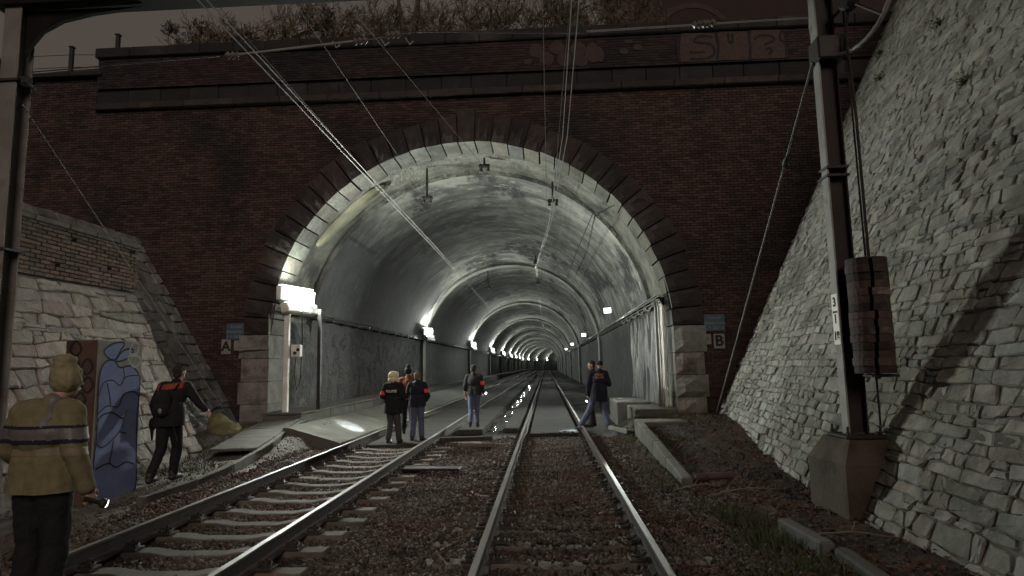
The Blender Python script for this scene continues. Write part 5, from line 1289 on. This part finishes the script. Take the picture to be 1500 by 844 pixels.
tree('dark forked bare tree standing behind the parapet coping', (-4.45, 20.6, 11.6), 1.1, .12, 6, 3, fork=True)
tree('slender bare tree just beside the forked tree', (-5.6, 21.4, 12.3), 1.0, .05, 6, 33)
tree('small bare tree near the step of the parapet', (-9.9, 20.5, 12.2), .9, .045, 6, 44)
tree('bare tree with fine twigs above the fence post', (-12.3, 21.2, 12.2), 1.0, .05, 6, 61)
tree('bare tree filling the gap beside the crooked one', (-7.9, 21.6, 12.5), 1.4, .07, 6, 62)
tree('tall thin bare tree behind the slanting feeder wire', (-4.9, 22.0, 12.5), 1.5, .07, 6, 63)
tree('wide bare tree with crooked twigs at the open sky end of the parapet', (-8.6, 20.8, 12.3), 1.15, .10, 6, 11)
tree('thin bare tree at the fringe of the open sky', (-11.0, 21.0, 12.3), .95, .05, 6, 5)
tree('bare tree with drooping twigs between the forked tree and the sky', (-6.9, 20.9, 12.3), 1.1, .08, 6, 21)
def shrub(label, base, n, h, seed):
    rng = random.Random(seed); mb = MB()
    for i in range(n):
        b = Vector(base) + Vector((rng.uniform(-.7, .7), rng.uniform(-.4, .4), 0)); grow(mb, b, (rng.uniform(-.5, .5), rng.uniform(-.3, .3), 1), h * rng.uniform(.5, .95), .014, 4, .5, rng)
    tag(mb.build('dry_shrub', m_tan), label, 'shrub', 'dry shrubs behind the parapet')
for i, x in enumerate((-3.2, -2.1, -1.0, 0.1, 1.2, 2.3, 3.3)):
    shrub(['dry tan shrub beside the forked tree', 'second dry shrub from the forked tree', 'third dry shrub from the forked tree', 'dry shrub left of the hanging mid wires', 'dry shrub behind the hanging mid wires', 'dry shrub just right of the mid wires', 'dry shrub at the corner of the dark brick building'][i], (x, 20.4 + .4 * (i % 2), 12.3), 11, 1.25, 40 + i)
for i, x in enumerate((-12.6, -11.4, -10.2, -9.0, -7.7, -6.3, -5.0)):
    shrub(['dry twiggy shrub at the step of the parapet', 'second dry shrub from the parapet step', 'third dry shrub from the parapet step', 'dry shrub below the wide crooked tree', 'dry shrub under the slanting contact wires', 'dry shrub under the feeder wire', 'dry shrub on the sky side of the forked tree'][i], (x, 20.8 + .3 * (i % 3), 12.3), 8, 1.15 + .3 * (i > 2), 80 + i)
t = thing('brick_building', (8.5, 24, 10.8), 'dark red brick building wall above the graffiti end of the parapet', 'building')
m_dbrick = mat('building_brick', (.032, .020, .018), (.021, .0145, .0135), 5, bump=.4, bscale=30)
mb = MB(); mb.box((9.6, 25.5, 14.2), (13.0, 3, 7.0)); mb.build('wall', m_dbrick, t)
MB().prism([(3.0, 17.6), (16.2, 17.6), (9.6, 20.0)], (0, 27.1, 0), (1, 0, 0), (0, 0, 1), 3.3).build('roof', m_dstone, t)
row_z = 13.6
for i in range(9): MB().bbox((3.75 + i * 1.45, 23.97, 13.3), (1.42, .10, .22), .01, tint=.9).build('plinth_stone', m_dbrick, t)
stroke_m = MB(); stroke(stroke_m, [(6.1 + 1.5 * math.cos(a), 14.3 + 1.5 * math.sin(a)) for a in np.linspace(.1, 3.04, 16)], .22, (0, 23.98, 0), OX, OZ); stroke_m.build('graffiti_arc', m_gpale, t)
for (x, z1, lb) in ((-14.3, 11.72, 'stout fence post at the open sky corner of the wall'), (-12.85, 12.05, 'fence post at the step of the brick parapet')):
    t = thing('fence_post', (x, 17.75, 10.6), lb, 'post'); MB().bbox((x, 17.75, (10.6 + z1) / 2), (.11, .11, z1 - 10.6), .012).build('post', m_dsteel, t); MB().bbox((x, 17.75, z1 + .02), (.15, .15, .04), .01).build('cap', m_dsteel, t)
for z in (11.1, 11.5): tag(MB().tube([(-18, 17.75, z), (-14.3, 17.75, z), (-13.5, 17.75, z - .04), (-12.85, 17.75, z)], .010, 4).build('fence_wire', m_dsteel), 'lower wire strung between the two fence posts' if z < 11.3 else 'upper wire strung between the two fence posts', 'wire')

# weeds rooted in the joints of the stone wall
m_weed = mat('wall_weed', (.05, .062, .026), (.035, .045, .02), 5, tint=True, bump=0)
for i, (y, v, lb) in enumerate(((16.3, 10.9, 'weed tuft rooted high in the stone wall near the parapet'), (15.2, 9.6, 'small weed in the stone wall below the parapet end'), (12.0, 9.2, 'weed tuft in the stone wall above the mast clamp'), (9.4, 6.6, 'dark weed in the stone wall at the shadow of the mast'), (7.0, 5.2, 'weed in the stone wall near the open edge of view'))):
    c = S_right(y, v, .02); mb = MB()
    for _ in range(70):
        d = Vector((random.uniform(-1, .2), random.uniform(-1, 1), random.uniform(-.6, 1))).normalized() * random.uniform(.03, .26); p = c + d; a = Vector((random.uniform(-1, 1), random.uniform(-1, 1), random.uniform(-1, 1))).normalized() * random.uniform(.02, .045); b2 = a.orthogonal().normalized() * random.uniform(.008, .02)
        mb.add([p - a, p + b2, p + a, p - b2], [(0, 1, 2, 3)], rnd_tint(.5, 1.4, .15)); mb.tube([c, p], [.003, .0015], 3)
    tag(mb.build('wall_weed', m_weed), lb, 'weed', 'weeds growing in the stone wall')
